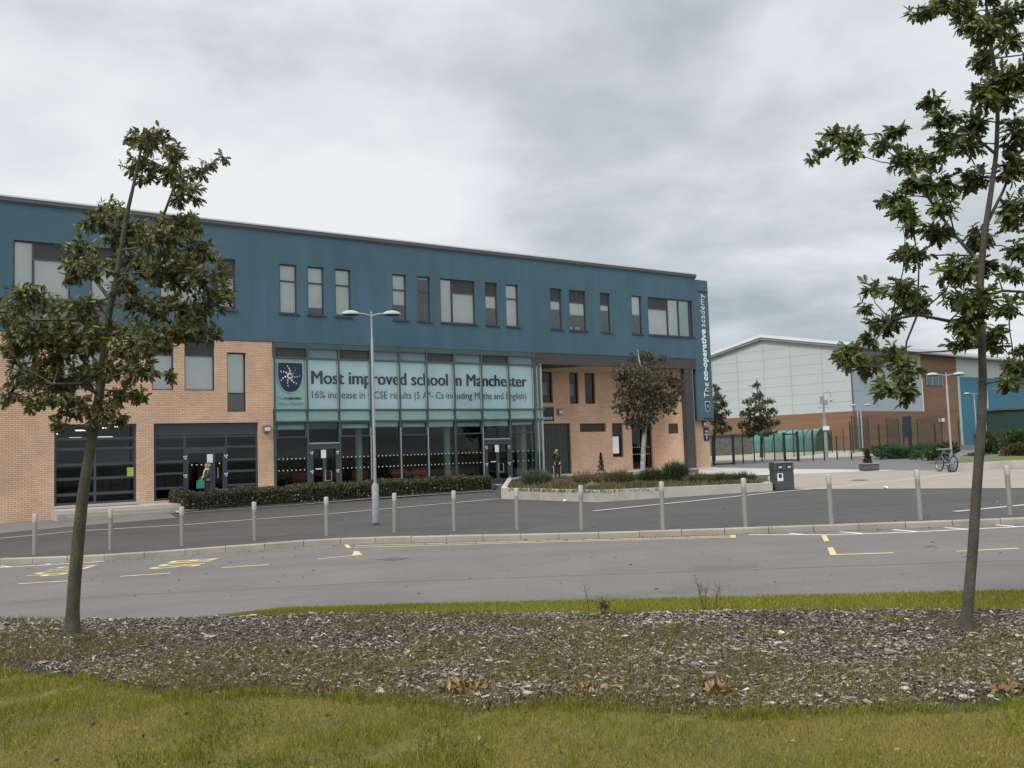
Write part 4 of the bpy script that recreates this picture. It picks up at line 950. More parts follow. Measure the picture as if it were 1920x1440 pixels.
for s_ in (-1, 1):
    f = MB(); f.box(s_ * .16 - .09, s_ * .16 + .09, -.292, -.27, H * .77, H * .91); f.build('aperture', m_black, root)
    f = MB(); f.box(s_ * .16 - .05, s_ * .16 + .06, -.30, -.293, H * .78, H * .86); f.build('notice', mat('grey_notice', (.42, .46, .46), .6), root)
f = MB(); f.box(-.26, -.06, -.275, -.262, H * .33, H * .60); nt_ = f.build('notice', m_paper, root)
f = MB(); shield(f, -.16, H * .50, .12, .14, -.278); f.build('shield', m_navy, nt_)

# ------------------------------------------------------------------ foliage tools
oak_half = [(0, 0), (.12, .05), (.20, .17), (.30, .09), (.42, .27), (.52, .11), (.64, .30), (.74, .11), (.86, .17), (1, 0)]
def oak_shape(fold=.10):
    up = [(x, y, y * fold * 2) for x, y in oak_half]; dn = [(x, -y, y * fold * 2) for x, y in oak_half[1:-1]]
    v = up + dn; nU = len(up); f1 = tuple(range(nU))[::-1]; f2 = (0,) + tuple(range(nU, nU + len(dn))) + (nU - 1,)
    # bend along the leaf
    v = [(x, y, z - .25 * x * x) for x, y, z in v]
    return v, [f1, f2]
OAKV, OAKF = oak_shape()
SIMV = [(0, 0, 0), (.35, .26, .06), (1, 0, -.12), (.35, -.26, .06)]; SIMF = [(0, 1, 2, 3)]
def unit(n): 
    v = rng.normal(0, 1, (n, 3)); return v / np.linalg.norm(v, axis=1, keepdims=True)
def tree(name, label, cat, trunk, D, clusters, m_leaf, m_bark, leaf=.11, shape=(OAKV, OAKF), per=7, dens=150., depth=.55, group=None, droop=.25, limb=.018, twig=.004, extra=(), spreadr=1.0, m_limb=None):
    kx = D / FPX
    pts = [Vector(W(x, y, D)) for x, y, r in trunk]; rad = [r * kx for x, y, r in trunk]
    root = empty(name, pts[0], label, cat, group); base = pts[0]
    tm = MB(); sm = []; sr = []          # smooth the trunk
    for i in range(len(pts) - 1):
        for q in range(4):
            t_ = q / 4; sm.append(pts[i].lerp(pts[i + 1], t_) - base); sr.append(rad[i] * (1 - t_) + rad[i + 1] * t_)
    sm.append(pts[-1] - base); sr.append(rad[-1])
    sm = [sm[0]] + [(sm[i - 1] + sm[i] * 2 + sm[i + 1]) / 4 for i in range(1, len(sm) - 1)] + [sm[-1]]
    sr[0] *= 1.35; sr[1] *= 1.08; sm[0] = sm[0] - Vector((0, 0, .05))
    tm.tube(sm, sr, 12)
    limbs = [(sm, sr)]
    for ex in extra:
        ep = [Vector(W(x, y, D + dy)) - base for x, y, r, dy in ex]; er = [r * kx for x, y, r, dy in ex]; tm.tube(ep, er, 8); limbs.append((ep, er))
    allp = [(p, r) for a, b in limbs for p, r in zip(a, b)]
    LP = []; LM = []
    for (cx_, cy_, rx, ry) in clusters:
        dd = rng.normal(0, depth * .8); c = Vector(W(cx_, cy_, D + dd)) - base; ax = rx * kx; az = ry * kx
        best = min(allp, key=lambda q: (q[0] - c).length + (1.2 if q[0].z > c.z + .12 * D / 9 else 0) + (1.0 if q[1] < .004 else 0))
        s0 = best[0]; mid = s0.lerp(c, .5) + Vector((rng.normal(0, .05), rng.normal(0, .05), -.06 * (c - s0).length + .04)) * (D / 9)
        br = [s0, s0.lerp(mid, .5), mid, mid.lerp(c, .55), c]; l_ = (c - s0).length
        r0 = min(best[1] * .7, limb * (.5 + l_ * .5)); tm.tube(br, [r0, r0 * .85, r0 * .7, r0 * .5, r0 * .35], 6, mi=1 if m_limb else 0)
        nr = max(3, int(PI * rx * ry / dens)); d = unit(nr); rr = rng.uniform(0.1, 1, nr) ** (1 / 2.2)
        P = np.array(c) + d * rr[:, None] * np.array([ax, max(ax, az) * .8, az]) * spreadr
        for p in P:
            s_ = Vector(c).lerp(Vector(p), rng.uniform(.0, .3)) if rng.uniform() < .7 else br[3]
            m_ = s_.lerp(Vector(p), .5) + Vector(rng.normal(0, .02, 3)) * (D / 9)
            tm.tube([s_, m_, Vector(p)], [twig * 1.3, twig, twig * .7], 4, cap=False, mi=1 if m_limb else 0)
            n_ = int(rng.integers(per - 2, per + 3)); tdir = np.array(Vector(p) - s_); tdir = tdir / (np.linalg.norm(tdir) + 1e-6)
            u_ = unit(n_) + tdir * .7 - np.array([0, 0, droop]); u_ /= np.linalg.norm(u_, axis=1, keepdims=True)
            zz_ = unit(n_) * .7 + np.array([0, -.2, .8]); sc_ = leaf * rng.uniform(.65, 1.15, n_)
            LM.append(rot_from(u_, zz_) * sc_[:, None, None]); LP.append(np.array(p) + u_ * leaf * .08 - tdir * rng.uniform(0, leaf * .8, (n_, 1)))
    tm.build('trunk', [m_bark, m_limb] if m_limb else m_bark, root, smooth=True)
    cards('crown', shape[0], shape[1], np.concatenate(LM), np.concatenate(LP), m_leaf, root)
    return root
m_bark = mat('oak_bark', (0.062, 0.053, 0.038), .9, var=.3, vscale=8, fine=.3, fscale=60, bump=.8, bscale=50, col2=(0.065, 0.07, 0.035))
m_bark2 = mat('grey_bark', (0.068, 0.060, 0.048), .9, var=.45, vscale=6, fine=.3, fscale=60, bump=.8, bscale=50)
m_oak = mat('oak_leaf', (0.072, 0.092, 0.022), .42, island=.55, col2=(0.18, 0.155, 0.045), transl=.3)
m_oak2 = mat('oak_leaf_green', (0.064, 0.094, 0.020), .42, island=.55, col2=(0.155, 0.165, 0.035), transl=.35)
LT = [(135, 1176, 11.5), (139, 1100, 11.5), (146, 1020, 11), (155, 930, 10), (168, 850, 9.3), (182, 770, 8.6), (193, 690, 8), (198, 630, 7), (206, 575, 6.2), (217, 530, 5), (226, 470, 4), (238, 400, 4), (250, 350, 3), (262, 290, 2), (270, 238, 1)]
LC = [(295, 262, 42, 24), (262, 262, 30, 20), (268, 318, 42, 30), (335, 330, 40, 30), (320, 290, 25, 22), (352, 362, 32, 24), (398, 305, 20, 10), (375, 318, 20, 12), (420, 296, 12, 7),
      (205, 395, 30, 20), (180, 420, 32, 22), (150, 470, 40, 36), (228, 430, 42, 40), (290, 445, 42, 36), (345, 425, 34, 26), (370, 460, 36, 32), (400, 480, 14, 14), (132, 515, 22, 22), (180, 500, 30, 22),
      (250, 500, 50, 34), (310, 510, 50, 34), (365, 520, 42, 30), (415, 510, 18, 26), (425, 545, 16, 24), (385, 570, 36, 24), (330, 580, 50, 30), (270, 575, 46, 30), (350, 615, 46, 26), (390, 620, 26, 20), (230, 540, 28, 20),
      (45, 560, 40, 26), (15, 590, 25, 26), (85, 570, 30, 22), (110, 605, 48, 32), (150, 580, 36, 26), (60, 620, 48, 32), (25, 650, 28, 30), (100, 660, 50, 34), (150, 650, 46, 34), (195, 620, 34, 26), (250, 640, 46, 30), (300, 640, 44, 26),
      (45, 700, 42, 32), (20, 740, 26, 22), (95, 715, 46, 30), (150, 705, 46, 30), (215, 690, 44, 28), (270, 690, 30, 20), (320, 705, 15, 14), (235, 735, 38, 26), (75, 755, 32, 20), (130, 760, 40, 26), (185, 770, 40, 24), (110, 795, 22, 12), (220, 785, 22, 14), (262, 745, 18, 14)]
tree('oak_tree', 'leaning young oak with brown tinged leaves on the mulch bed at left', 'tree', LT, 9.0, LC, m_oak, m_bark, leaf=.078, dens=90., spreadr=1.12, twig=.003, limb=.012, group='young oaks on the mulch bed',
     extra=[[(215, 535, 5.5, 0), (250, 490, 4.5, .1), (288, 440, 3.5, .15), (310, 395, 2.6, .1), (330, 340, 1.5, .0)], [(200, 625, 5, 0), (160, 600, 4, -.2), (110, 600, 2.5, -.4), (60, 600, 1.5, -.5)], [(193, 690, 5, 0), (240, 650, 4, .2), (300, 610, 3, .3), (360, 590, 2, .4)],
            [(205, 560, 4, 0), (175, 520, 3, .1), (160, 480, 2, .15)], [(187, 740, 4, 0), (150, 720, 3, -.2), (100, 720, 2, -.35)]])
RT = [(1811, 1181, 11.5), (1817, 1110, 9.5), (1824, 1030, 9), (1829, 950, 8.8), (1834, 880, 8.5), (1840, 800, 8.2), (1843, 720, 7.4), (1841, 650, 6.8), (1838, 590, 7), (1838, 520, 6.4), (1846, 440, 5.6), (1858, 360, 4.8), (1868, 290, 4.2), (1871, 210, 3.8), (1866, 140, 4), (1858, 80, 3.2), (1850, 20, 2.5), (1845, -60, 1.5)]
RC = [(1722, 28, 20, 12), (1750, 18, 22, 14), (1785, 10, 34, 20), (1815, 40, 30, 22), (1850, 55, 34, 24), (1890, 30, 36, 26), (1898, 78, 28, 20), (1842, 118, 28, 20), (1870, 155, 40, 24), (1905, 150, 30, 26), (1842, 185, 38, 18), (1885, 190, 30, 18), (1748, 190, 24, 15), (1768, 222, 26, 20), (1825, 232, 34, 20), (1775, 262, 30, 20), (1815, 275, 26, 18),
      (1562, 252, 22, 12), (1590, 262, 28, 14), (1602, 288, 18, 12), (1540, 282, 16, 10), (1520, 298, 8, 5), (1680, 245, 24, 14), (1655, 275, 26, 16), (1700, 300, 34, 20), (1740, 300, 30, 20), (1720, 335, 36, 20), (1672, 370, 28, 15), (1700, 395, 24, 18), (1760, 345, 34, 20), (1772, 385, 24, 22), (1825, 335, 30, 26), (1905, 250, 26, 34), (1900, 320, 26, 30), (1905, 395, 26, 34),
      (1712, 420, 20, 14), (1755, 435, 34, 20), (1838, 445, 28, 24), (1908, 470, 22, 18), (1706, 480, 30, 22), (1790, 505, 36, 22), (1848, 500, 24, 24), (1895, 515, 22, 16), (1690, 540, 34, 20), (1635, 540, 24, 14), (1620, 575, 14, 13), (1715, 568, 34, 20), (1795, 555, 28, 24), (1836, 562, 30, 24), (1815, 605, 30, 26), (1850, 630, 34, 24), (1892, 578, 24, 14), (1660, 608, 30, 18), (1638, 636, 22, 14), (1595, 665, 30, 20), (1622, 686, 28, 18), (1675, 662, 22, 18), (1695, 690, 22, 22), (1655, 726, 20, 14), (1698, 735, 20, 20), (1905, 690, 24, 22), (1890, 715, 18, 16), (1800, 640, 26, 14), (1870, 650, 22, 12),
      (1960, 100, 40, 40), (1970, 250, 40, 60), (1965, 420, 40, 60), (1960, 560, 40, 40), (1870, -30, 60, 30)]
tree('oak_tree', 'taller young oak with open green crown on the mulch bed at right', 'tree', RT, 8.2, RC, m_oak2, m_bark2, leaf=.088, dens=82., spreadr=1.12, twig=.003, limb=.012, group='young oaks on the mulch bed', depth=.45,
     extra=[[(1838, 600, 4, 0), (1780, 602, 3.4, -.1), (1720, 590, 2.8, -.2), (1670, 600, 2, -.2), (1640, 640, 1.5, -.2)], [(1720, 590, 2, -.2), (1700, 640, 1.7, -.25), (1695, 690, 1.3, -.25), (1698, 730, 1, -.2)], [(1842, 500, 4, 0), (1790, 440, 3, .1), (1740, 370, 2.5, .15), (1700, 310, 2, .2), (1650, 250, 1.4, .2), (1600, 255, 1, .2)],
            [(1850, 420, 3.5, 0), (1880, 360, 2.6, .1), (1905, 300, 2, .2)], [(1838, 560, 3.5, 0), (1880, 545, 2.8, .1), (1930, 548, 2, .2)], [(1868, 290, 3, 0), (1820, 250, 2, -.1), (1770, 215, 1.3, -.1)], [(1853, 70, 2, 0), (1800, 25, 1.6, -.1), (1740, 22, 1, -.1)], [(1890, 550, 1.4, .1), (1893, 620, 1.2, .1), (1905, 690, 1, .1)]])
m_birch = mat('birch_bark', (0.50, 0.49, 0.46), .8, var=.35, vscale=4, col2=(0.16, 0.15, 0.14))
m_bleaf = mat('birch_leaf', (0.042, 0.050, 0.022), .5, island=.5, col2=(0.090, 0.082, 0.036), transl=.15)
tree('birch_tree', 'small white stemmed birch with dark leaves in front of the brick undercroft', 'tree', [(1205, 896, 5), (1206, 850, 4.5), (1209, 800, 4), (1213, 765, 3.2), (1212, 730, 2.6), (1206, 700, 2), (1198, 675, 1.3), (1196, 655, .6)], 43.0,
     [(1200, 668, 22, 12), (1222, 672, 22, 12), (1168, 700, 20, 20), (1190, 700, 24, 20), (1218, 705, 26, 20), (1245, 712, 24, 18), (1268, 718, 14, 20), (1176, 735, 26, 24), (1208, 738, 30, 24), (1240, 745, 26, 20), (1268, 742, 14, 16), (1165, 762, 18, 14), (1192, 768, 28, 22), (1222, 768, 24, 20), (1200, 792, 24, 14), (1182, 790, 14, 10), (1242, 670, 10, 6), (1255, 765, 14, 12)], m_bleaf, m_birch, leaf=.13, shape=(SIMV, SIMF), dens=17., per=7, depth=.9, limb=.022, twig=.006, droop=.4, spreadr=1.25, m_limb=m_bark)
m_mleaf = mat('mid_oak_leaf', (0.065, 0.082, 0.038), .5, island=.5, col2=(0.115, 0.105, 0.045), transl=.15)
tree('oak_tree', 'conical young tree in front of the white hall', 'tree', [(1428, 856, 3), (1428, 820, 2.6), (1426, 780, 2), (1422, 745, 1.4), (1418, 712, .5)], 64.0,
     [(1418, 722, 8, 8), (1422, 742, 13, 9), (1405, 752, 14, 7), (1438, 752, 14, 7), (1420, 765, 22, 8), (1400, 775, 18, 7), (1446, 772, 18, 7), (1425, 785, 30, 9), (1398, 795, 16, 7), (1450, 792, 14, 7), (1420, 802, 34, 8), (1440, 812, 20, 6), (1405, 812, 18, 6)], m_mleaf, m_bark, leaf=.24, shape=(SIMV, SIMF), dens=14., per=6, depth=.8, limb=.05, twig=.012, group='young trees by the hall')
tree('oak_tree', 'young tree partly hidden behind the teal pylon', 'tree', [(1338, 862, 3), (1340, 800, 2.4), (1340, 760, 2), (1341, 735, 1)], 66.0,
     [(1342, 728, 10, 8), (1346, 745, 14, 9), (1352, 760, 16, 8), (1340, 765, 18, 9), (1350, 780, 18, 7), (1365, 772, 9, 5), (1345, 793, 20, 8), (1330, 780, 16, 10), (1350, 806, 22, 7), (1370, 800, 8, 5)], m_mleaf, m_bark, leaf=.24, shape=(SIMV, SIMF), dens=14., per=6, depth=.8, limb=.05, twig=.012, group='young trees by the hall')

# ------------------------------------------------------------------ concrete planter
pz = .32
PL = [G(940, 935.5), G(1120, 941.8), G(1449, 920.5), G(1378, 897), G(1240, 893), G(1000, 901), G(952, 908)]
root = empty('concrete_planter', (PL[0].x, PL[0].y, PL[0].z), 'long low cast concrete planter wall bending round the planting before the undercroft', 'planter')
o0 = Vector(root.location)
def ringwall(mb, pts, t, z0f, z1, mi=0):
    P = [Vector((p.x, p.y)) for p in pts]; n = len(P); c = sum(P, Vector((0, 0))) / n; I = []
    for i in range(n):
        a, b, d = P[i - 1], P[i], P[(i + 1) % n]; e1_ = (b - a).normalized(); e2_ = (d - b).normalized()
        n1 = Vector((-e1_.y, e1_.x)); n2 = Vector((-e2_.y, e2_.x))
        if n1.dot(c - b) < 0: n1 = -n1
        if n2.dot(c - b) < 0: n2 = -n2
        m_ = (n1 + n2).normalized(); I.append(b + m_ * t / max(m_.dot(n1), .4))
    for i in range(n):
        j = (i + 1) % n; A, Bq, Ai, Bi = P[i], P[j], I[i], I[j]
        za, zb = z0f(A.x, A.y), z0f(Bq.x, Bq.y)
        q = lambda p, z: (p.x - o0.x, p.y - o0.y, z - o0.z)
        mb.quad(q(A, za), q(Bq, zb), q(Bq, z1), q(A, z1)); mb.quad(q(A, z1), q(Bq, z1), q(Bi, z1), q(Ai, z1)); mb.quad(q(Ai, z1), q(Bi, z1), q(Bi, zb), q(Ai, za))
    return I
f = MB(); I = ringwall(f, PL, .22, lambda x, y: Z(x, y) - .2, pz); f.build('wall', m_conc, root)
f = MB(); f.poly([(p.x - o0.x, p.y - o0.y, pz - .07 - o0.z) for p in I]); f.build('soil', m_soil, root)
f = MB()
for px_, py_ in ((950, 932), (998, 935), (1048, 937.5), (1108, 938), (1132, 937), (1230, 931), (1308, 926), (1385, 921)):
    p = G(px_, py_ + 1.5); f.lathe((p.x - o0.x, p.y - o0.y - .012, p.z + .03 - o0.z), [(.02, 0), (.02, .03)], 8)
f.build('weep_hole', m_black, root)

def tuft(name, px, py, D, hpx, wpx, n, m, label, cat='plant', group='plants in the concrete planter', bw=.012, lean=.35, zb=None, curved=True, clumps=1):
    b = Vector(W(px, py, D)); b.z = (pz - .08) if zb is None else zb
    h = hpx * D / FPX; wd = wpx * D / FPX / 2
    root = empty(name, b, label, cat, group)
    nst = max(12, n // 60); a = rng.uniform(0, 2 * PI, n); rr = np.sqrt(rng.uniform(0, 1, n))
    T = np.stack([np.cos(a) * rr * wd * .8, np.sin(a) * rr * wd * .5, np.zeros(n)], 1)
    ln = rng.normal(0, lean, (n, 2)) + T[:, :2] / (wd + .01) * lean * .9
    up = np.stack([ln[:, 0], ln[:, 1], np.ones(n)], 1); up /= np.linalg.norm(up, axis=1, keepdims=True)
    hh = h * rng.uniform(.45, 1.0, n) * (1 - .35 * rr); Mx = rot_from(up, unit(n) * np.array([1, 1, .1]))
    Mx = Mx * np.stack([hh, np.full(n, bw), hh], 1)[:, None, :]
    sh = [(0, -.5, 0), (0, .5, 0), (.5, .6, .03), (.5, -.6, .03), (.85, .35, .12), (.85, -.35, .12), (1, 0, .17)]
    cards('foliage', sh, [(0, 1, 2, 3), (3, 2, 4, 5), (5, 4, 6)], Mx, T, m, root)
    return root
m_lav = mat('grey_green_leaf', (0.075, 0.095, 0.060), .7, island=.4, col2=(0.13, 0.14, 0.09), transl=.2)
m_brn = mat('straw_grass', (0.12, 0.095, 0.045), .75, island=.4, col2=(0.24, 0.18, 0.09), transl=.2)
m_dkg = mat('dark_green_leaf', (0.030, 0.045, 0.022), .6, island=.45, col2=(0.07, 0.08, 0.03), transl=.2)
m_olv = mat('olive_leaf', (0.07, 0.075, 0.028), .7, island=.4, col2=(0.15, 0.13, 0.05), transl=.2)
tuft('shrub', 1006, 913, 37.5, 42, 56, 1500, m_lav, 'tall grey green shrub at the left end of the planter', bw=.02)
tuft('low_plant', 968, 917, 36, 12, 40, 500, m_brn, 'low brown tuft at the left corner of the planter', lean=.6)
tuft('ornamental_grass', 1050, 917, 34.5, 24, 60, 1100, m_brn, 'straw coloured grass right of the grey green shrub in the planter', lean=.6)
tuft('ornamental_grass', 1098, 905, 38, 34, 70, 1500, m_brn, 'wide brown grass mound in the middle left of the planter', lean=.6)
tuft('shrub', 1162, 908, 37, 36, 66, 1400, m_olv, 'olive shrub between brown grass and the birch stem in the planter', lean=.45, bw=.018)
tuft('ornamental_grass', 1135, 921, 31.5, 24, 70, 1000, m_brn, 'low dry grass by the planter bend', lean=.6)
tuft('pale_spiky_plant', 1112, 919, 32.2, 24, 24, 120, mat('pale_blade', (0.30, 0.30, 0.22), .6, island=.2), 'pale spiky plant near the planter bend', bw=.02, lean=.5)
tuft('shrub', 1222, 911, 36, 40, 50, 1300, m_dkg, 'dark green shrub right of the birch stem', lean=.4, bw=.02)
tuft('ornamental_grass', 1200, 917, 32.5, 20, 70, 1000, m_olv, 'low olive grass in front of the birch stem', lean=.6)
tuft('shrub', 1268, 911, 36, 54, 46, 1500, m_dkg, 'tallest upright dark shrub in the right half of the planter', lean=.22, bw=.018)
tuft('shrub', 1312, 911, 34.5, 28, 64, 1300, m_olv, 'low olive shrub before the clad column', lean=.5, bw=.018)
tuft('lavender', 1352, 908, 34.5, 28, 60, 1300, m_dkg, 'dark lavender left of the end clump in the planter', lean=.45)
tuft('lavender', 1392, 905, 33.8, 30, 56, 1300, m_dkg, 'dark lavender clump at the right end of the planter', lean=.4)
tuft('low_plant', 1424, 906, 32.6, 9, 26, 260, m_olv, 'tiny plant beside the litter bin', lean=.6)
n = 5200; C4 = [Vector((p.x, p.y)) for p in I]
tt = rng.uniform(0, 1, n); A_px = 955 + tt * 480; T = []
for q in range(n):
    px_ = A_px[q]; yf = np.interp(px_, [940, 1120, 1449], [922, 926, 909]); py_ = yf - rng.uniform(1.0, 14 if px_ < 1350 else 5)
    v = ray(px_, py_); t_ = (pz - .08 - CZ) / v[2]; T.append((v[0] * t_, v[1] * t_, pz - .08))
T = np.array(T); up = np.stack([rng.normal(0, .6, n), rng.normal(0, .6, n), np.ones(n)], 1); hh = rng.uniform(.08, .28, n)
Mx = rot_from(up, unit(n) * np.array([1, 1, .1])) * np.stack([hh, np.full(n, .02), hh], 1)[:, None, :]
o = cards('ground_cover', [(0, -.5, 0), (0, .5, 0), (.6, .5, .05), (.6, -.5, .05), (1, 0, .15)], [(0, 1, 2, 3), (3, 2, 4)], Mx, T, m_olv); tag(o, 'low mixed planting filling the concrete planter', 'planting', kind='stuff')

def spiral_plant(px, py, D, hpx, label):
    b = Vector(W(px, py, D)); h = hpx * D / FPX; root = empty('potted_topiary', b, label, 'potted tree')
    f = MB(); f.lathe((0, 0, -.12), [(.18, 0), (.26, .30), (.28, .30), (.28, .36), (.22, .36)], 16); f.build('pot', m_conc, root, smooth=True)
    n = 900; t_ = rng.uniform(0, 1, n); rad = (1 - t_) * .17 * (.75 + .35 * np.sin(t_ * 26)) + .015; a = rng.uniform(0, 2 * PI, n)
    T = np.stack([np.cos(a) * rad, np.sin(a) * rad, .22 + t_ * (h - .25)], 1); Mx = rot_from(unit(n), unit(n)) * .07
    cards('foliage', SIMV, SIMF, Mx, T, mat('conifer_dark', (0.025, 0.022, 0.015), .8, island=.4), root)
    f = MB(); f.tube([(0, 0, .2), (0, 0, h - .1)], .02, 6); f.build('stem', m_bark, root)
spiral_plant(1128, 893, 46, 44, 'dark twisted cone topiary in a round pot before the undercroft wall')
tuft('round_shrub', 1130, 893, 44.5, 20, 46, 700, m_olv, 'low round shrub at the foot of the cone topiary', bw=.03, lean=.6, zb=.15)
# trough with small conifer
b = G(1630, 883); root = empty('planter_trough', b, 'grey slatted trough with a tiny conifer on the tan paving', 'planter trough'); k = b.y / FPX
f = MB(); f.box(-14.5 * k, 14.5 * k, -.3, .3, .06, 13 * k); f.build('box', mat('slate_trough', (.07, .08, .08), .6, var=.2), root, bevel=.01)
f = MB(); f.box(-15.5 * k, 15.5 * k, -.34, .34, 13 * k, 15 * k); f.build('rim', m_steel, root)
f = MB(); f.box(-14 * k, 14 * k, -.28, .28, 0, .058); f.build('plinth', m_black, root)
n = 600; t_ = rng.uniform(0, 1, n); a = rng.uniform(0, 2 * PI, n); rad = (1 - t_) * 8 * k * rng.uniform(.4, 1, n)
cards('foliage', SIMV, SIMF, rot_from(unit(n), unit(n)) * .14, np.stack([np.cos(a) * rad - 2 * k, np.sin(a) * rad * .6, 14 * k + t_ * 26 * k], 1), m_dkg, root)

# ------------------------------------------------------------------ hedge
HL = [(332, 957), (350, 959.5), (440, 953), (560, 945), (710, 933.5), (820, 926), (925, 919)]
hp = [G(x, y) for x, y in HL]; hb = hp[0]
root = empty('hedge', hb, 'long low clipped hedge in front of the glazed school front', 'hedge')
nb = 26000; P = []
seg = np.array([[p.x, p.y, p.z] for p in hp]); cl = np.concatenate([[0], np.cumsum(np.linalg.norm(np.diff(seg[:, :2], axis=0), axis=1))])
s = rng.uniform(0, cl[-1], nb); X = np.interp(s, cl, seg[:, 0]); Y = np.interp(s, cl, seg[:, 1]); Zz = np.interp(s, cl, seg[:, 2])
hh_ = .74 - .10 * s / cl[-1] + .04 * np.sin(s * 2.1) + .03 * np.sin(s * 5.3)
side = rng.uniform(0, 1, nb); dp = rng.uniform(0, 1.5, nb); zf_ = rng.uniform(.08, 1, nb)
front = side < .55; dp = np.where(front, rng.uniform(0, .22, nb), dp); zf_ = np.where(front, zf_, rng.uniform(.80, 1.06, nb))
dp = dp + .12 * (zf_ > .9) + (1 - zf_) * .10
T = np.stack([X - DN.x * dp, Y - DN.y * dp, Zz + zf_ * hh_], 1) - np.array(hb)
xd = unit(nb) + np.array([0, -.2, .7]); lf = rng.uniform(.05, .10, nb)
flo = (rng.uniform(0, 1, nb) < .030) & (zf_ < .62) & front
SH2 = [(0, 0, 0), (.4, .30, .05), (1, 0, -.05), (.4, -.30, .05)]
Mx = rot_from(xd, unit(nb)) * lf[:, None, None]
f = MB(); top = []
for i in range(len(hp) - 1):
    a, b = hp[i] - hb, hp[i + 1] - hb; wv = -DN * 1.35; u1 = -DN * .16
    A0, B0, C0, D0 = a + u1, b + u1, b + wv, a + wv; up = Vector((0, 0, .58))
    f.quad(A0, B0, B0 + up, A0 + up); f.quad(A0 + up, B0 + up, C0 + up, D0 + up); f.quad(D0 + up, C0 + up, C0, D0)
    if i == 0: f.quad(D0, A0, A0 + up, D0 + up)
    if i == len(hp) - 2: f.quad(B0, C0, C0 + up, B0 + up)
f.build('dark_core', mat('hedge_inside', (0.016, 0.016, 0.010), .95), root)  # added core box; its near-black colour stands for shade between the leaves
cards('foliage', SH2, SIMF, Mx[~flo], T[~flo], mat('hedge_leaf', (0.042, 0.052, 0.022), .55, island=.55, col2=(0.10, 0.095, 0.04), transl=.15), root)
ne = 1800; s2 = rng.uniform(-.25, 1.0, ne)
te = np.array(hp[0] - hb)[None, :] + np.array([-DN.x, -DN.y, 0])[None, :] * rng.uniform(0, 1.5, (ne, 1)) + np.stack([rng.uniform(-.1, .1, ne), rng.uniform(-.1, .1, ne), rng.uniform(.05, .72, ne)], 1)
cards('end_foliage', SH2, SIMF, rot_from(unit(ne), unit(ne)) * .09, te, MATS['hedge_leaf'], root)
cards('flowers', SH2, SIMF, Mx[flo] * .9, T[flo] + np.array([0, -.05, 0]), mat('pale_flower', (.42, .38, .36), .8, island=.3), root)['kind'] = 'stuff'

# ------------------------------------------------------------------ sports hall
cor = Vector((45.0, 120.0, .2)); gd = Vector((-.643, .766, 0)); rd = Vector((.766, .643, 0)); HB = math.atan2(rd.y, rd.x)
hall = empty('sports_hall', cor, 'big white panelled sports hall with red brown brick base and pitched white roof', 'hall', rz=HB)
# local axes: x along the right face, y along the gable
ev, ap, half = 13.9, 16.5, 13.4; bz = 5.15; LX = 90
m_wp = mat('white_cladding', (0.44, 0.475, 0.47), .6, var=.05, vscale=.1); m_bp = mat('blue_grey_cladding', (0.36, 0.42, 0.46), .6, var=.05, vscale=.1)
m_roof = mat('white_metal_roof', (0.66, 0.69, 0.71), .5, var=.05, vscale=.2)
m_hb = mat('red_brown_brick', (0.235, 0.125, 0.080), .9, streak=((.03, .03, .9), .30), var=.2, vscale=.3, col2=(0.19, 0.115, 0.06))
m_blue = mat('blue_render', (0.045, 0.17, 0.26), .7, var=.08, vscale=.5)
f = MB(); f.poly([(0, 0, bz), (0, 0, ev), (0, half, ap), (0, 2 * half, ev), (0, 2 * half, bz)]); f.build('gable_cladding', m_wp, hall)
f = MB(); f.box(.06, .08, 0, 0, 0, 0)
f = MB(); f.quad((-.05, -.05, -1), (-.05, -.05, bz), (-.05, 2 * half, bz), (-.05, 2 * half, -1)); f.quad((-.05, -.05, -1), (19.9, -.05, -1), (19.9, -.05, bz), (-.05, -.05, bz)); f.quad((19.6, -.06, -1), (31.0, -.06, -1), (31.0, -.06, ev), (19.6, -.06, ev)); f.build('brick_base', m_hb, hall)
f = MB(); f.quad((0, 0, bz), (19.6, 0, bz), (19.6, 0, ev), (0, 0, ev)); f.build('side_cladding', m_bp, hall)
f = MB(); f.quad((31.0, 0, 10.6), (LX, 0, 10.6), (LX, 0, ev), (31.0, 0, ev)); f.build('upper_cladding', m_wp, hall)
f = MB(); f.quad((31.0, 0, -1), (LX, 0, -1), (LX, 0, 10.6), (31.0, 0, 10.6)); f.build('blue_wall', m_blue, hall)
f = MB(); f.box(38.6, 40.6, -.5, -.01, -1, 10.6); f.box(31.0, 31.5, -.2, -.01, -1, 10.6); f.build('pale_fin', mat('pale_blue_fin', (.38, .50, .55), .6), hall)
f = MB()
for zz_ in np.arange(bz, 16.2, 1.35):
    yl = 0 if zz_ < ev else (zz_ - ev) / (ap - ev) * half
    f.box(-.02, -.005, yl + .1, 2 * half - yl - .1, zz_, zz_ + .03)
for yy in (4.2, 9.0, 13.4, 18.0, 22.5): f.box(-.03, -.006, yy, yy + .09, bz, ev + (ap - ev) * (1 - abs(yy - half) / half) - .1)
f.build('panel_joint', mat('joint_grey', (0.35, 0.38, 0.375), .7), hall)
f = MB()
for zz_ in np.arange(bz, ev, 2.7): f.box(.1, 19.5, -.02, -.005, zz_, zz_ + .04)
f.build('panel_joint', MATS['joint_grey'], hall)
f = MB(); f.box(-.12, -.0, -.14, -.0, .0, ev); f.build('downpipe', m_fascia, hall)
f = MB(); f.box(.8, .95, -.18, -.04, -.5, 6.0); f.build('downpipe', m_wp, hall)
f = MB(); ov = .6
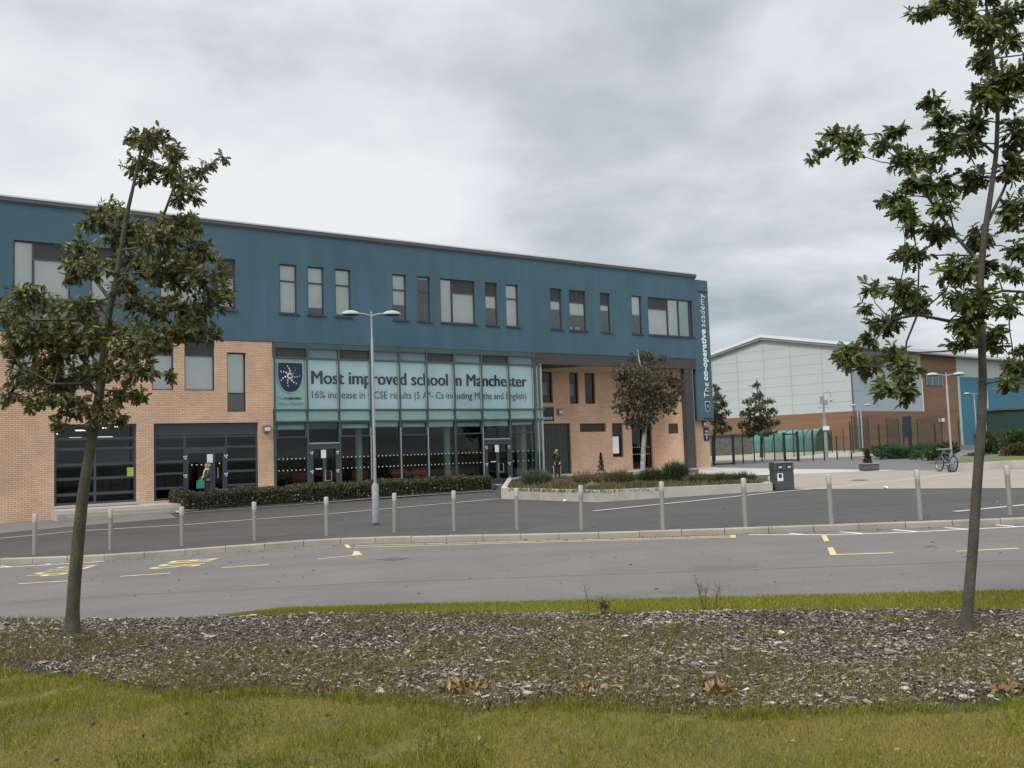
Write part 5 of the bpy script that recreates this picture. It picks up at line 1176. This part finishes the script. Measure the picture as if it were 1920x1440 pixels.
def slab(a, b, c, d, t):
    up = Vector((0, 0, t)); A, Bq, C, D_ = [Vector(v) for v in (a, b, c, d)]
    f.quad(A + up, Bq + up, C + up, D_ + up); f.quad(A, D_, C, Bq); f.quad(A, Bq, Bq + up, A + up); f.quad(Bq, C, C + up, Bq + up); f.quad(C, D_, D_ + up, C + up); f.quad(D_, A, A + up, D_ + up)
sl = (ap - ev) / half
slab((-ov, -1.0, ev - sl), (LX, -1.0, ev - sl), (LX, half, ap), (-ov, half, ap), .42); slab((-ov, half, ap), (LX, half, ap), (LX, 2 * half + 1, ev - sl), (-ov, 2 * half + 1, ev - sl), .42)
f.build('roof', m_roof, hall)
f = MB(); f.poly([(-ov + .1, -1, ev - sl - .3), (-ov + .1, -1, ev - sl - .01), (-ov + .1, half, ap - .01), (-ov + .1, half, ap - .35)]); f.poly([(-ov + .1, 2 * half + 1, ev - sl - .3), (-ov + .1, 2 * half + 1, ev - sl - .01), (-ov + .1, half, ap - .01), (-ov + .1, half, ap - .35)])
f.box(-ov, LX, -1.05, -.75, ev - sl - .25, ev - sl - .01); f.build('verge_trim', mat('verge_grey', (0.22, 0.22, 0.22), .6), hall)
for a, b, c, d in ((.6, 12.6, 11.3, 13.0),):
    f = MB(); f.box(a, b, -.08, -.01, c, d); wn = f.build('high_window', mat('purple_dark_glass', (0.02, 0.02, 0.06), .15), hall)
    for q in range(1, 6): f = MB(); f.box(a + (b - a) * q / 6, a + (b - a) * q / 6 + .12, -.12, -.082, c, d); f.build('glazing_bar', m_fascia, wn)
f = MB(); f.box(20.6, 26.0, -.16, -.065, 9.0, 10.7); wn = f.build('strip_window', mat('grey_window_glass', (0.05, 0.075, 0.09), .15), hall)
for q in (0, .34, .37, .72, 1): 
    f = MB(); f.box(20.6 + 5.2 * q, 20.8 + 5.2 * q, -.19, -.162, 9.0, 10.7); f.build('glazing_bar', m_galv, wn)
f = MB(); f.lathe((2.6, -.3, 9.6), [(.1, 0), (.42, .12), (.42, .5), (.1, .62)], 10); f.build('floodlight', m_fascia, hall)
f = MB(); f.box(-.4, -.06, 13.0, 13.6, 4.2, 4.8); f.build('wall_light', m_letter, hall)
f = MB(); f.box(24, 25.2, -.4, -.07, 3.6, 4.1); f.build('wall_light', m_letter, hall)
f = MB(); f.box(39.8, 48.0, -2.5, -.01, -1, 5.6); porch = f.build('low_blue_porch', mat('porch_blue', (0.03, 0.12, 0.20), .7), hall)
f = MB(); f.box(40.8, 45.0, -2.6, -2.51, 1.6, 4.8); f.build('window', MATS['grey_window_glass'], porch)
for px_, py_ in ((1384, 708 + 0),):
    pass

# dark green shed on the right
b = G(1912, 846); b = Vector(W(1912, 838, 95)); b.z = .2
root = empty('green_shed', b, 'dark green flat roofed shed at the right edge behind the bushes', 'shed'); f = MB(); f.box(-1.2, 6, 0, 4, -.5, 4.0); f.build('wall', mat('dark_green_boards', (0.012, 0.045, 0.035), .8, var=.2), root)
f = MB(); f.box(-1.4, 6.2, -.2, 4.2, 4.0, 4.2); f.build('roof', m_fascia, root)
# grey stone shed and barrel shelter at left
b = Vector(W(1372, 850, 98)); b.z = .2
root = empty('grey_shed', b, 'low mottled grey shed between pylon and barrel roofed shelter', 'shed'); f = MB(); f.box(-3.2, 2.2, 0, 3, -.3, 2.35); f.build('wall', mat('mottled_stone', (0.11, 0.11, 0.095), .9, var=.4, vscale=2, fine=.3, fscale=6), root)
f = MB(); f.box(-3.4, 2.4, -.2, 3.2, 2.35, 2.5); f.build('roof', m_fascia, root)
Ls = Vector(W(1408, 850, 112)); Rs = Vector(W(1545, 846, 104)); Ls.z = .25; Rs.z = .3; ax = (Rs - Ls); ln_ = ax.length; rot = math.atan2(ax.y, ax.x)
root = empty('cycle_shelter', Ls, 'long barrel vaulted shelter of shiny green plastic before the hall', 'shelter', rz=rot)
m_can = mat('green_polycarbonate', (0.055, 0.16, 0.135), .12, var=.35, vscale=.5, spec=.9)
prof = [(1.7 * -math.cos(a), 2.55 * math.sin(a) ** .8) for a in np.linspace(0, PI, 25)]
f = MB()
for (y0, z0), (y1, z1) in zip(prof[:-1], prof[1:]): f.quad((0, y0, z0 + .2), (ln_, y0, z0 + .2), (ln_, y1, z1 + .2), (0, y1, z1 + .2))
f.build('vault', m_can, root, smooth=True)
f = MB(); f.poly([(ln_ - .05, y, z + .2) for y, z in prof]); f.build('end_panel', mat('dull_green_panel', (0.045, 0.07, 0.045), .3, var=.4, vscale=1), root)
for q in range(8):
    f = MB(); x_ = ln_ * q / 7; f.tube([(x_, y * 1.01, z * 1.01 + .2) for y, z in prof], .05, 6); f.build('rib', mat('rib_green', (0.04, 0.10, 0.085), .4), root)
f = MB(); f.box(0, ln_, -1.75, -1.65, -.1, .25); f.build('base_rail', m_fence, root)

# ------------------------------------------------------------------ mesh fences and gates
def fence(name, posts, label, hgt, thick=(), gate=(), cat='fence'):
    P = []
    for px_, yb in posts:
        p = G(px_, yb); P.append(p)
    b = P[0]; root = empty(name, b, label, cat, 'dark green mesh fences')
    for i, p in enumerate(P):
        f = MB(); r = .075 if i in thick else .035; q = p - b; f.box(q.x - r, q.x + r, q.y - r, q.y + r, q.z - .1, q.z + hgt[i] if isinstance(hgt, (list, tuple)) else q.z + hgt); f.build('post', m_fence, root)
    for i in range(len(P) - 1):
        a, c = P[i] - b, P[i + 1] - b; h = min(hgt[i], hgt[i + 1]) if isinstance(hgt, (list, tuple)) else hgt
        f = MB(); nn_ = max(2, int((c - a).length / .15))
        for q in range(1, nn_): p = a.lerp(c, q / nn_); f.tube([p + Vector((0, 0, .06)), p + Vector((0, 0, h - .08))], .006, 3, cap=False)
        for zz_ in np.linspace(.06, h - .08, 4): f.tube([a + Vector((0, 0, zz_)), c + Vector((0, 0, zz_))], .005 if 0 < zz_ else .01, 3, cap=False)
        if i in gate:
            for zz_ in (.08, h - .15): f.tube([a + Vector((0, 0, zz_)), c + Vector((0, 0, zz_))], .04, 4)
        f.build('gate_mesh' if i in gate else 'mesh_panel', m_fence, root)
    return root
fence('mesh_fence', [(1338.5, 873), (1376, 871), (1394, 869), (1415, 867), (1429, 866), (1453, 863.5), (1472, 865), (1497, 865), (1525, 864.5), (1546, 864)], 'near mesh fence with two gates between pylon and camera pole', 2.0, (0, 1, 6, 7), (0, 6))
fence('mesh_fence', [(1570, 862), (1597, 862), (1651, 862.5), (1709, 862), (1756, 861)], 'near mesh fence right of the camera pole behind the trough', [1.6, 2.5, 2.2, 2.6, 2.1], (3,))
fence('mesh_fence', [(1434, 861), (1489, 857), (1508, 855), (1526, 853), (1561, 849), (1583, 848.5)], 'farther mesh fence in front of the barrel shelter', 2.3)
fence('mesh_fence', [(1600, 850), (1631, 846), (1665, 844.5), (1687, 842), (1722, 840), (1768, 842)], 'farther mesh fence before the brick base of the hall', 3.4)
fence('mesh_fence', [(1800, 847), (1856, 846), (1890, 844), (1960, 842)], 'mesh fence behind the bushes right of the right trunk', 2.6)
b = Vector(W(1705, 866, 61)); k = 61 / FPX; b.z = Z(b.x, b.y); root = empty('notice_board', b, 'upright dark navy notice board on posts behind the trough', 'notice board')
f = MB(); f.box(-8 * k, 8 * k, -.06, .06, 36 * k, 76 * k); f.build('board', mat('board_navy', (0.015, 0.02, 0.035), .5), root, bevel=.02)
for s_ in (-1, 1): f = MB(); f.box(s_ * 7 * k - .04, s_ * 7 * k + .04, .07, .13, -.1, 60 * k); f.build('leg', m_fence, root)

# ------------------------------------------------------------------ raised bed, bushes on the right
pa = [G(1795, 884), G(1900, 878), G(2060, 872)]
root = empty('raised_bed', pa[0], 'low concrete edged grass bed behind the right tree trunk', 'raised bed'); o0 = Vector(root.location)
f = MB(); 
for a, b in zip(pa[:-1], pa[1:]):
    n_ = Vector((-(b - a).y, (b - a).x, 0)).normalized() * .3; a_, b_ = a - o0, b - o0; h_ = Vector((0, 0, .32)); 
    f.quad(a_ - h_, b_ - h_, b_ + h_, a_ + h_); f.quad(a_ + h_, b_ + h_, b_ + h_ + n_, a_ + h_ + n_); 
bk = G(1806, 866) - o0; f.quad(bk - Vector((0, 0, .3)), -Vector((0, 0, .3)), Vector((0, 0, .32)), bk + Vector((0, 0, .35)))
f.build('edge_wall', m_conc, root)
f = MB(); f.poly([pa[0] - o0 + Vector((.1, .25, .29)), pa[1] - o0 + Vector((0, .25, .29)), pa[2] - o0 + Vector((0, .25, .29)), G(2060, 858) - o0 + Vector((0, 0, .34)), G(1806, 866) - o0 + Vector((0, 0, .34))]); f.build('turf', mat('bed_turf', (0.09, 0.10, 0.025), .9, var=.35, vscale=1.5, fine=.4, fscale=14), root)
def bush(px, py, D, wpx, hpx, n, m, label, name='bush', leafs=.16, group='bushes at the right'):
    b = Vector(W(px, py, D)); k = D / FPX; root = empty(name, b, label, 'bush', group); a_, h = wpx * k / 2, hpx * k
    nl = 7; cs = [np.array([rng.uniform(-.7, .7) * a_, rng.uniform(-.5, .5) * a_ * .7, h * rng.uniform(.25, .72)]) for _ in range(nl)]
    pick = rng.integers(0, nl, n); d = unit(n) * (rng.uniform(.3, 1, n) ** .4)[:, None]
    T = np.array(cs)[pick] + d * np.array([a_ * .45, a_ * .4, h * .32]); T[:, 2] = np.abs(T[:, 2])
    cards('foliage', SIMV, SIMF, rot_from(d + np.array([0, 0, .4]), unit(n)) * (leafs * rng.uniform(.6, 1.2, n))[:, None, None], T, m, root)
    f = MB()
    for c in cs: f.tube([(0, 0, -.3), (c[0] * .5, c[1] * .5, c[2] * .5), tuple(c)], .02, 5)
    f.build('stem', m_bark, root)
m_b1 = mat('bush_green', (0.030, 0.060, 0.018), .55, island=.5, col2=(0.075, 0.11, 0.03), transl=.2)
m_b2 = mat('bush_brown', (0.06, 0.055, 0.02), .6, island=.5, col2=(0.13, 0.10, 0.035), transl=.2)
bush(1700, 862, 58, 120, 22, 2600, mat('mesh_green_plants', (0.020, 0.065, 0.022), .6, island=.5, col2=(0.05, 0.12, 0.04), transl=.2), 'low bright green bed of plants behind the trough', leafs=.22)
bush(1690, 850, 66, 130, 14, 2000, MATS['mesh_green_plants'], 'second low green bed farther behind the trough', leafs=.22)
bush(1775, 862, 48, 70, 34, 1900, m_b1, 'leafy green bush behind the bicycles', leafs=.16)
bush(1738, 864, 52, 60, 20, 900, m_b1, 'small green bush left of the bicycles', leafs=.16)
bush(1862, 866, 52, 60, 60, 2400, m_b1, 'green bush right of the right tree trunk', leafs=.17)
bush(1905, 862, 50, 70, 60, 2600, m_b1, 'green bush at the right edge of the picture', leafs=.17)
bush(1905, 872, 45, 60, 40, 2400, m_b2, 'brown green shrub on the raised bed at the right edge', leafs=.14)
bush(1835, 868, 47, 50, 18, 900, m_b2, 'low brown shrub behind the right tree trunk', leafs=.14)
bush(1960, 866, 46, 80, 60, 2200, m_b1, 'green bush just outside the right edge', leafs=.17)
b = Vector(W(1905, 668, 230)); b.z = 0
tree('tree', 'far dark tree top showing above the hall roof at right', 'tree', [(1912, 690, 2), (1912, 670, 1.4), (1912, 655, .5)], 230, [(1905, 660, 12, 8), (1918, 655, 12, 10), (1925, 665, 10, 8)], m_dkg, m_bark, leaf=1.0, shape=(SIMV, SIMF), dens=9., per=6, depth=1, limb=.1, twig=.03)

# ------------------------------------------------------------------ bicycles
def bicycle(loc, rz, tilt, label, colr, cname):
    root = empty('bicycle', loc, label, 'bicycle', 'bicycles by the lamp post'); root.rotation_euler = (tilt, 0, rz)
    mc = mat(cname, colr, .35); blk = mat('tyre_rubber', (.015, .015, .016), .7); chrome = mat('chrome', (.34, .35, .37), .25, metal=.7)
    def torus(mb, c, Rr, r, n=28, s=6):
        ring = []
        for i in range(n):
            a = 2 * PI * i / n; ring.append([(c[0] + (Rr + r * math.cos(q * 2 * PI / s)) * math.cos(a), c[1] + r * math.sin(q * 2 * PI / s), c[2] + (Rr + r * math.cos(q * 2 * PI / s)) * math.sin(a)) for q in range(s)])
        for i in range(n):
            for q in range(s): mb.quad(ring[i][q], ring[i][(q + 1) % s], ring[(i + 1) % n][(q + 1) % s], ring[(i + 1) % n][q])
    for cx_ in (-.53, .53):
        f = MB(); torus(f, (cx_, 0, .345), .32, .024); wh = f.build('wheel', blk, root, smooth=True)
        f = MB(); torus(f, (cx_, 0, .345), .293, .012); f.build('rim', chrome, wh, smooth=True)
        f = MB()
        for q in range(14):
            a = 2 * PI * q / 14; f.tube([(cx_, 0, .345), (cx_ + .29 * math.cos(a), 0, .345 + .29 * math.sin(a))], .003, 3, cap=False)
        f.tube([(cx_, -.05, .345), (cx_, .05, .345)], .025, 8); f.build('spokes', chrome, wh)
    f = MB(); bb = (-.08, 0, .30); st = (-.22, 0, .78); hd = (.36, 0, .80); hl_ = (.39, 0, .66); r_ = .018
    for a, b in ((bb, st), (st, hd), (bb, hl_), (hd, hl_), ((-.53, .04, .345), bb), ((-.53, -.04, .345), bb), ((-.53, .04, .345), (-.2, 0, .72)), ((-.53, -.04, .345), (-.2, 0, .72))): f.tube([a, b], r_ if a[1] == 0 else .010, 8)
    f.build('frame', mc, root)
    f = MB(); f.tube([hl_, (.42, .05, .6), (.53, .05, .345)], .014, 6); f.tube([hl_, (.42, -.05, .6), (.53, -.05, .345)], .014, 6); f.build('fork', mc, root)
    f = MB(); f.tube([(.36, 0, .8), (.35, 0, .95), (.40, .0, .97)], .014, 6); f.tube([(.33, -.3, .98), (.38, -.12, .97), (.40, 0, .97), (.38, .12, .97), (.33, .3, .98)], .013, 6); f.build('handlebar', chrome, root)
    f = MB(); f.tube([st, (-.25, 0, .90)], .014, 6); taper(f, .13, .12, .07, .06, .90, .93); f.v = [(v[0] - (.25 if i >= 12 else 0), v[1], v[2]) for i, v in enumerate(f.v)]; f.build('saddle', blk, root)
    f = MB(); f.lathe((0, 0, 0), [(.001, 0), (.09, .001), (.09, .012), (.001, .014)], 14); f.v = [(v[0] - .08, v[2] - .05, v[1] + .30) for v in f.v]; f.tube([(-.08, -.06, .30), (.0, -.06, .16), (.0, -.13, .16)], .01, 5); f.tube([(-.08, .05, .30), (-.16, .05, .44), (-.16, .12, .44)], .01, 5); f.build('crank', chrome, root)
b1 = G(1776, 885); bicycle(b1 + Vector((0, .1, .0)), R(94), R(7), 'blue bicycle with its wheel turned to the left at the lamp post', (.16, .19, .30), 'blue_frame')
b2 = G(1787, 885.5); bicycle(b2 + Vector((0, .3, .0)), R(68), R(-8), 'dark bicycle seen end on at the right of the lamp post', (.02, .02, .03), 'dark_frame')
b3 = None # bicycle(b3 + Vector((0, .2, .0)), R(78), R(-8), 'black bicycle leaning on the right side of the lamp post', (.05, .02, .03), 'black_frame')

# ------------------------------------------------------------------ people
def skin(name, V, E, m, parent, sub=2):
    me = bpy.data.meshes.new(name); me.from_pydata([v[:3] for v in V], E, []); o = bpy.data.objects.new(name, me); col.objects.link(o)
    md = o.modifiers.new('s', 'SKIN'); md.use_smooth_shade = True
    for i, v in enumerate(V): me.skin_vertices[0].data[i].radius = ((v[3], v[3] * (v[4] if len(v) > 4 else 1))); me.skin_vertices[0].data[i].use_root = (i == 0)
    s_ = o.modifiers.new('u', 'SUBSURF'); s_.levels = sub; s_.render_levels = sub
    dg = bpy.context.evaluated_depsgraph_get(); m2 = bpy.data.meshes.new_from_object(o.evaluated_get(dg)); bpy.data.objects.remove(o)
    return link(name, m2, m, parent, True)
m_skin = mat('skin_tone', (.42, .25, .18), .6)
def person(loc, rz, label, arms, coat_m, leg_m, hair_m, long_coat, hair_long, legspread=.09, scale=1.0):
    root = empty('person', loc, label, 'person', None, rz); root.scale = (scale,) * 3
    V = [(0, 0, .95, .10), (0, 0, 1.12, .10), (0, 0, 1.30, .11), (.0, 0, 1.42, .05), (.015, 0, 1.50, .055), (.03, 0, 1.56, .085), (.02, 0, 1.64, .085), (.015, 0, 1.70, .05)]
    E = [(i, i + 1) for i in range(7)]
    for s_, (elb, wri) in zip((1, -1), arms):
        n = len(V); V += [(0, s_ * .17, 1.36, .05), (*elb, .040), (*wri, .026)]; E += [(2, n), (n, n + 1), (n + 1, n + 2)]
        e_ = Vector(elb); w_ = Vector(wri); d = (w_ - e_).normalized(); pm = w_ + d * .06; V.append((*pm, .026)); E.append((n + 2, n + 3))
        sd = d.cross(Vector((0, 0, 1))); sd = sd.normalized() if sd.length > .1 else Vector((0, 1, 0)); dn = Vector((0, 0, -1))
        for q in range(4):
            off = sd * (q - 1.5) * .020; L_ = (.060, .070, .068, .052)[q]
            V += [(*(pm + off + d * .035), .0095), (*(pm + off + d * (.035 + L_ * .6) + dn * .012), .008)]; k_ = len(V); E += [(n + 3, k_ - 2), (k_ - 2, k_ - 1)]
        V += [(*(w_ + d * .03 + sd * -.035), .010), (*(w_ + d * .06 + sd * -.055 + dn * .01), .009)]; k_ = len(V); E += [(n + 2, k_ - 2), (k_ - 2, k_ - 1)]
    for s_ in (1, -1):
        n = len(V); V += [(0, s_ * legspread, .86, .085), (.02, s_ * legspread * 1.1, .48, .055), (-.01, s_ * legspread * 1.15, .09, .038), (.10, s_ * legspread * 1.2, .035, .032)]; E += [(0, n), (n, n + 1), (n + 1, n + 2), (n + 2, n + 3)]
    body = skin('body', V, E, m_skin, root)
    f = MB(); f.tube([(.10, 0, 1.60), (.125, 0, 1.575), (.105, 0, 1.562)], [.008, .014, .008], 6); f.build('nose', m_skin, body)
    for s_ in (1, -1): f = MB(); f.lathe((.098, s_ * .03, 1.612), [(.002, -.006), (.009, 0), (.002, .006)], 6); f.build('eye', m_black, body)
    f = MB(); f.box(.098, .104, -.022, .022, 1.528, 1.536); f.build('mouth', mat('lip', (.25, .10, .09), .6), body)
    for s_ in (1, -1): f = MB(); f.lathe((.02, s_ * .088, 1.57), [(.005, 0), (.014, .02), (.016, .05), (.006, .06)], 6); f.build('ear', m_skin, body)
    # clothing
    bot = .50 if long_coat else .84
    V = [(0, 0, bot, .15 if long_coat else .135), (0, 0, .95, .145), (0, 0, 1.12, .13), (0, 0, 1.30, .145), (0, 0, 1.41, .075)]; E = [(i, i + 1) for i in range(4)]
    for s_, (elb, wri) in zip((1, -1), arms):
        n = len(V); V += [(0, s_ * .175, 1.37, .066), (*elb, .056), (*(Vector(wri) * .93 + Vector(elb) * .07), .043)]; E += [(3, n), (n, n + 1), (n + 1, n + 2)]
    skin('coat', V, E, coat_m, root)
    V = [(0, 0, .93, .12)]; E = []
    for s_ in (1, -1): n = len(V); V += [(0, s_ * legspread, .84, .10), (.02, s_ * legspread * 1.1, .48, .072), (-.01, s_ * legspread * 1.15, .11, .056)]; E += [(0, n), (n, n + 1), (n + 1, n + 2)]
    skin('trousers', V, E, leg_m, root)
    for s_ in (1, -1): f = MB(); taper(f, .14, .11, .05, .04, 0, .08); f.v = [(v[0] + .05, v[1] + s_ * legspread * 1.18, v[2]) for v in f.v]; f.build('shoe', m_black, root, bevel=.015)
    V = [(-.02, 0, 1.655, .088), (-.01, 0, 1.70, .075), (-.05, 0, 1.60, .080)]; E = [(0, 1), (0, 2)]
    if hair_long: V += [(-.06, 0, 1.50, .075), (-.06, .05, 1.44, .05), (-.06, -.05, 1.44, .05)]; E += [(2, 3), (3, 4), (3, 5)]
    skin('hair', V, E, hair_m, root, 2)
    return root
wpos = B(-.55, -.75, .02)
wr = person(wpos, BROT + PI, 'person with blonde hair, dark grey coat and white scarf walking by the left glazed doors', [((.06, .22, 1.12), (.24, .12, 1.02)), ((.02, -.24, 1.10), (.18, -.20, .98))], mat('grey_coat', (.045, .048, .045), .8), mat('dark_trousers', (.02, .02, .025), .8), mat('blonde_hair', (.34, .24, .10), .5, var=.3, vscale=20), True, True, scale=.93)
f = MB(); f.tube([(.09 * math.cos(a) + .0, .09 * math.sin(a), 1.42 + .02 * math.cos(a)) for a in np.linspace(0, 2 * PI, 13)], .032, 8); f.tube([(.12, .05, 1.40), (.17, .05, 1.25), (.18, .04, 1.10)], [.035, .03, .025], 6); f.build('scarf', mat('white_scarf', (.6, .58, .55), .9), wr, smooth=True)
hb_ = Matrix.Rotation(BROT + PI, 4, 'Z') @ Vector((.30, .10, 0)); root = empty('folder_bag', wpos + Vector((hb_.x, hb_.y, .55)), 'flat green bag held by the blonde person at the left doors', 'bag', rz=BROT + PI)
f = MB(); taper(f, .17, .15, .035, .03, 0, .34); f.build('body', mat('green_bag', (.03, .22, .15), .6), root, bevel=.01)
f = MB(); f.tube([(-.07, 0, .33), (-.06, 0, .42), (0, 0, .45), (.06, 0, .42), (.07, 0, .33)], .01, 6); f.build('strap', MATS['green_bag'], root)
mp_ = B(17.45, -1.05, .02)
mr_ = person(mp_, BROT - PI / 2 - .5, 'person in black with white trouser stripes, one hand raised by the glazed corner', [((.05, .24, 1.12), (.20, .14, .98)), ((.10, -.26, 1.26), (.13, -.13, 1.50))], mat('black_jacket', (.012, .012, .014), .7), mat('black_joggers', (.014, .014, .016), .7), mat('dark_hair', (.015, .012, .010), .5), False, False, scale=1.0)
for s_ in (1, -1): f = MB(); f.tube([(0, s_ * .195, .82), (.02, s_ * .172, .48), (-.01, s_ * .16, .12)], .014, 5); f.build('stripe', m_white, mr_)

# ------------------------------------------------------------------ small things in the foreground
def weed(px, py, hpx, label, n=3):
    b = G(px, py, lambda a, c: 0.0); k = b.y / FPX; h = hpx * k; root = empty('tall_weed', b, label, 'weed', 'dry weeds at the edge of the mulch')
    f = MB(); T = []
    for i in range(n):
        t_ = rng.normal(0, .05, 2); p0 = Vector((rng.normal(0, .02), 0, 0)); p1 = Vector((t_[0] * .6, t_[1] * .6, h * .5)); p2 = Vector((t_[0] * 1.3, t_[1], h * rng.uniform(.8, 1)))
        f.tube([p0, p1, p2], [.004, .003, .0015], 4)
        for q in range(9):
            u_ = rng.uniform(.3, 1); s_ = p0.lerp(p1, u_ * 2) if u_ < .5 else p1.lerp(p2, u_ * 2 - 1); e_ = s_ + Vector((rng.normal(0, .028), rng.normal(0, .03), rng.uniform(.03, .07))); f.tube([s_, e_], .0015, 3); T.append(e_)
    f.build('stem', mat('dry_stem', (.075, .055, .03), .8), root)
    T = np.array([tuple(t) for t in T]); m_ = len(T); T = np.repeat(T, 3, 0) + rng.normal(0, .006, (m_ * 3, 3)); cards('seed_head', SIMV, SIMF, rot_from(unit(m_ * 3), unit(m_ * 3)) * .013, T, mat('seed_brown', (.10, .075, .035), .8, island=.3), root)['kind'] = 'stuff'
weed(1318, 1146, 62, 'left one of two thin dry weeds at the grass strip'); weed(1340, 1147, 52, 'right one of two thin dry weeds at the grass strip', 2); weed(1107, 1150, 50, 'single thin stalk left of the reddish seedling', 1)
def seedling(px, py, wpx, hpx, n, m, label, name='seedling', leafs=.03):
    b = G(px, py, lambda a, c: 0.0); k = b.y / FPX; root = empty(name, b, label, 'small plant', 'small plants in the mulch'); T = rng.normal(0, 1, (n, 3)) * np.array([wpx * k * .25, wpx * k * .2, hpx * k * .2]); T[:, 2] = np.clip(T[:, 2] + hpx * k * .45, .005, None)
    cards('foliage', SIMV, SIMF, rot_from(unit(n) + np.array([0, 0, .5]), unit(n)) * (leafs * rng.uniform(.6, 1.4, n))[:, None, None], T, m, root)
    f = MB()
    for q in range(5): f.tube([(0, 0, 0), tuple(T[q] * .5), tuple(T[q])], .003, 4)
    f.build('stem', m_bark, root)
seedling(1132, 1152, 26, 38, 170, mat('red_brown_leaf', (.10, .055, .025), .6, island=.4, col2=(.13, .10, .03)), 'reddish brown bushy seedling at the grass strip')
seedling(1093, 1158, 60, 9, 260, mat('pale_green_leaf', (.20, .22, .10), .6, island=.3), 'pale green cushion plant left of the reddish seedling')
seedling(868, 1302, 80, 26, 130, mat('yellow_leaf', (.26, .18, .06), .6, island=.4, col2=(.18, .10, .05)), 'wilted yellow and pink leafy weed at the lawn edge', leafs=.06)
seedling(1352, 1304, 55, 22, 60, MATS['yellow_leaf'], 'yellow wilted weed right of the centre at the lawn edge', leafs=.06)
seedling(1110, 1300, 90, 14, 70, MATS['yellow_leaf'], 'sparse yellow leaves in the middle of the mulch edge', leafs=.045)
seedling(1885, 1302, 50, 18, 60, MATS['yellow_leaf'], 'yellow green weed at the right end of the mulch', leafs=.05)
for i, (px_, py_, r_, lb) in enumerate([(1697, 1298, .028, 'round pale pebble in the mulch below the right tree'), (1808, 1313, .026, 'flat white pebble at the lawn edge under the right tree trunk'), (1858, 1312, .018, 'small white pebble near the right end of the lawn edge'), (1822, 1302, .018, 'small oval pebble between two other pale ones at right'), (1447, 1325, .02, 'grey pebble at the lawn edge right of the wilted weed'), (990, 1306, .024, 'beige pebble in the middle of the mulch edge'), (712, 1303, .022, 'pale pebble in the mulch left of the wilted weed')]):
    b = G(px_, py_, Zf); bm = bmesh.new(); bmesh.ops.create_icosphere(bm, subdivisions=3, radius=r_)
    for v in bm.verts: v.co = Vector((v.co.x * 1.4, v.co.y, v.co.z * .7)) * (1 + .08 * math.sin(v.co.x * 190 + i) * math.cos(v.co.y * 160))
    me = bpy.data.meshes.new('pebble'); bm.to_mesh(me); bm.free(); o = link('pebble', me, mat('pebble_stone', (.38, .35, .31), .8, var=.2, vscale=20), None, True); o.location = b + Vector((0, 0, .022)); tag(o, lb, 'pebble', 'pebbles in the mulch')
# crumpled litter and fallen leaves on the tarmac
for px_, py_, lb in ((1059, 941.5, 'white crumpled paper at the foot of the concrete planter'), (1661, 917, 'white scrap of litter on the tan paving')):
    b = G(px_, py_); bm = bmesh.new(); bmesh.ops.create_icosphere(bm, subdivisions=2, radius=.075)
    for v in bm.verts: v.co *= random.uniform(.7, 1.1); v.co.z *= .7
    me = bpy.data.meshes.new('litter'); bm.to_mesh(me); bm.free(); o = link('litter', me, m_white); o.location = b + Vector((0, 0, .05)); tag(o, lb, 'litter', 'scraps of litter')
n = 420; px_ = rng.uniform(-100, 2000, n); T = []
for q in range(n):
    if q < 200: yk = np.interp(px_[q], [p[0] for p in KERB_PX], [p[1] for p in KERB_PX]) + abs(rng.normal(0, 2.0)) + .8; p = G(px_[q], yk, Zroad); T.append((p.x, p.y, p.z + .012))
    else: p = G(px_[q], rng.uniform(1010, 1120), Zroad) if q < 300 else G(px_[q], rng.uniform(925, 990)); T.append((p.x, p.y, p.z + .012))
T = np.array(T); T = T[T[:, 1] > 11.5]; n = len(T)
o = cards('fallen_leaves', OAKV, OAKF, rot_from(unit(n) * np.array([1, 1, .15]), np.tile([0, 0, 1.], (n, 1)) + .4 * unit(n)) * (rng.uniform(.04, .09, n))[:, None, None], T, mat('fallen_leaf', (.07, .045, .02), .8, island=.5, col2=(.28, .17, .06)))
tag(o, 'scattered small brown fallen leaves on road and pavement', 'leaves', kind='stuff')
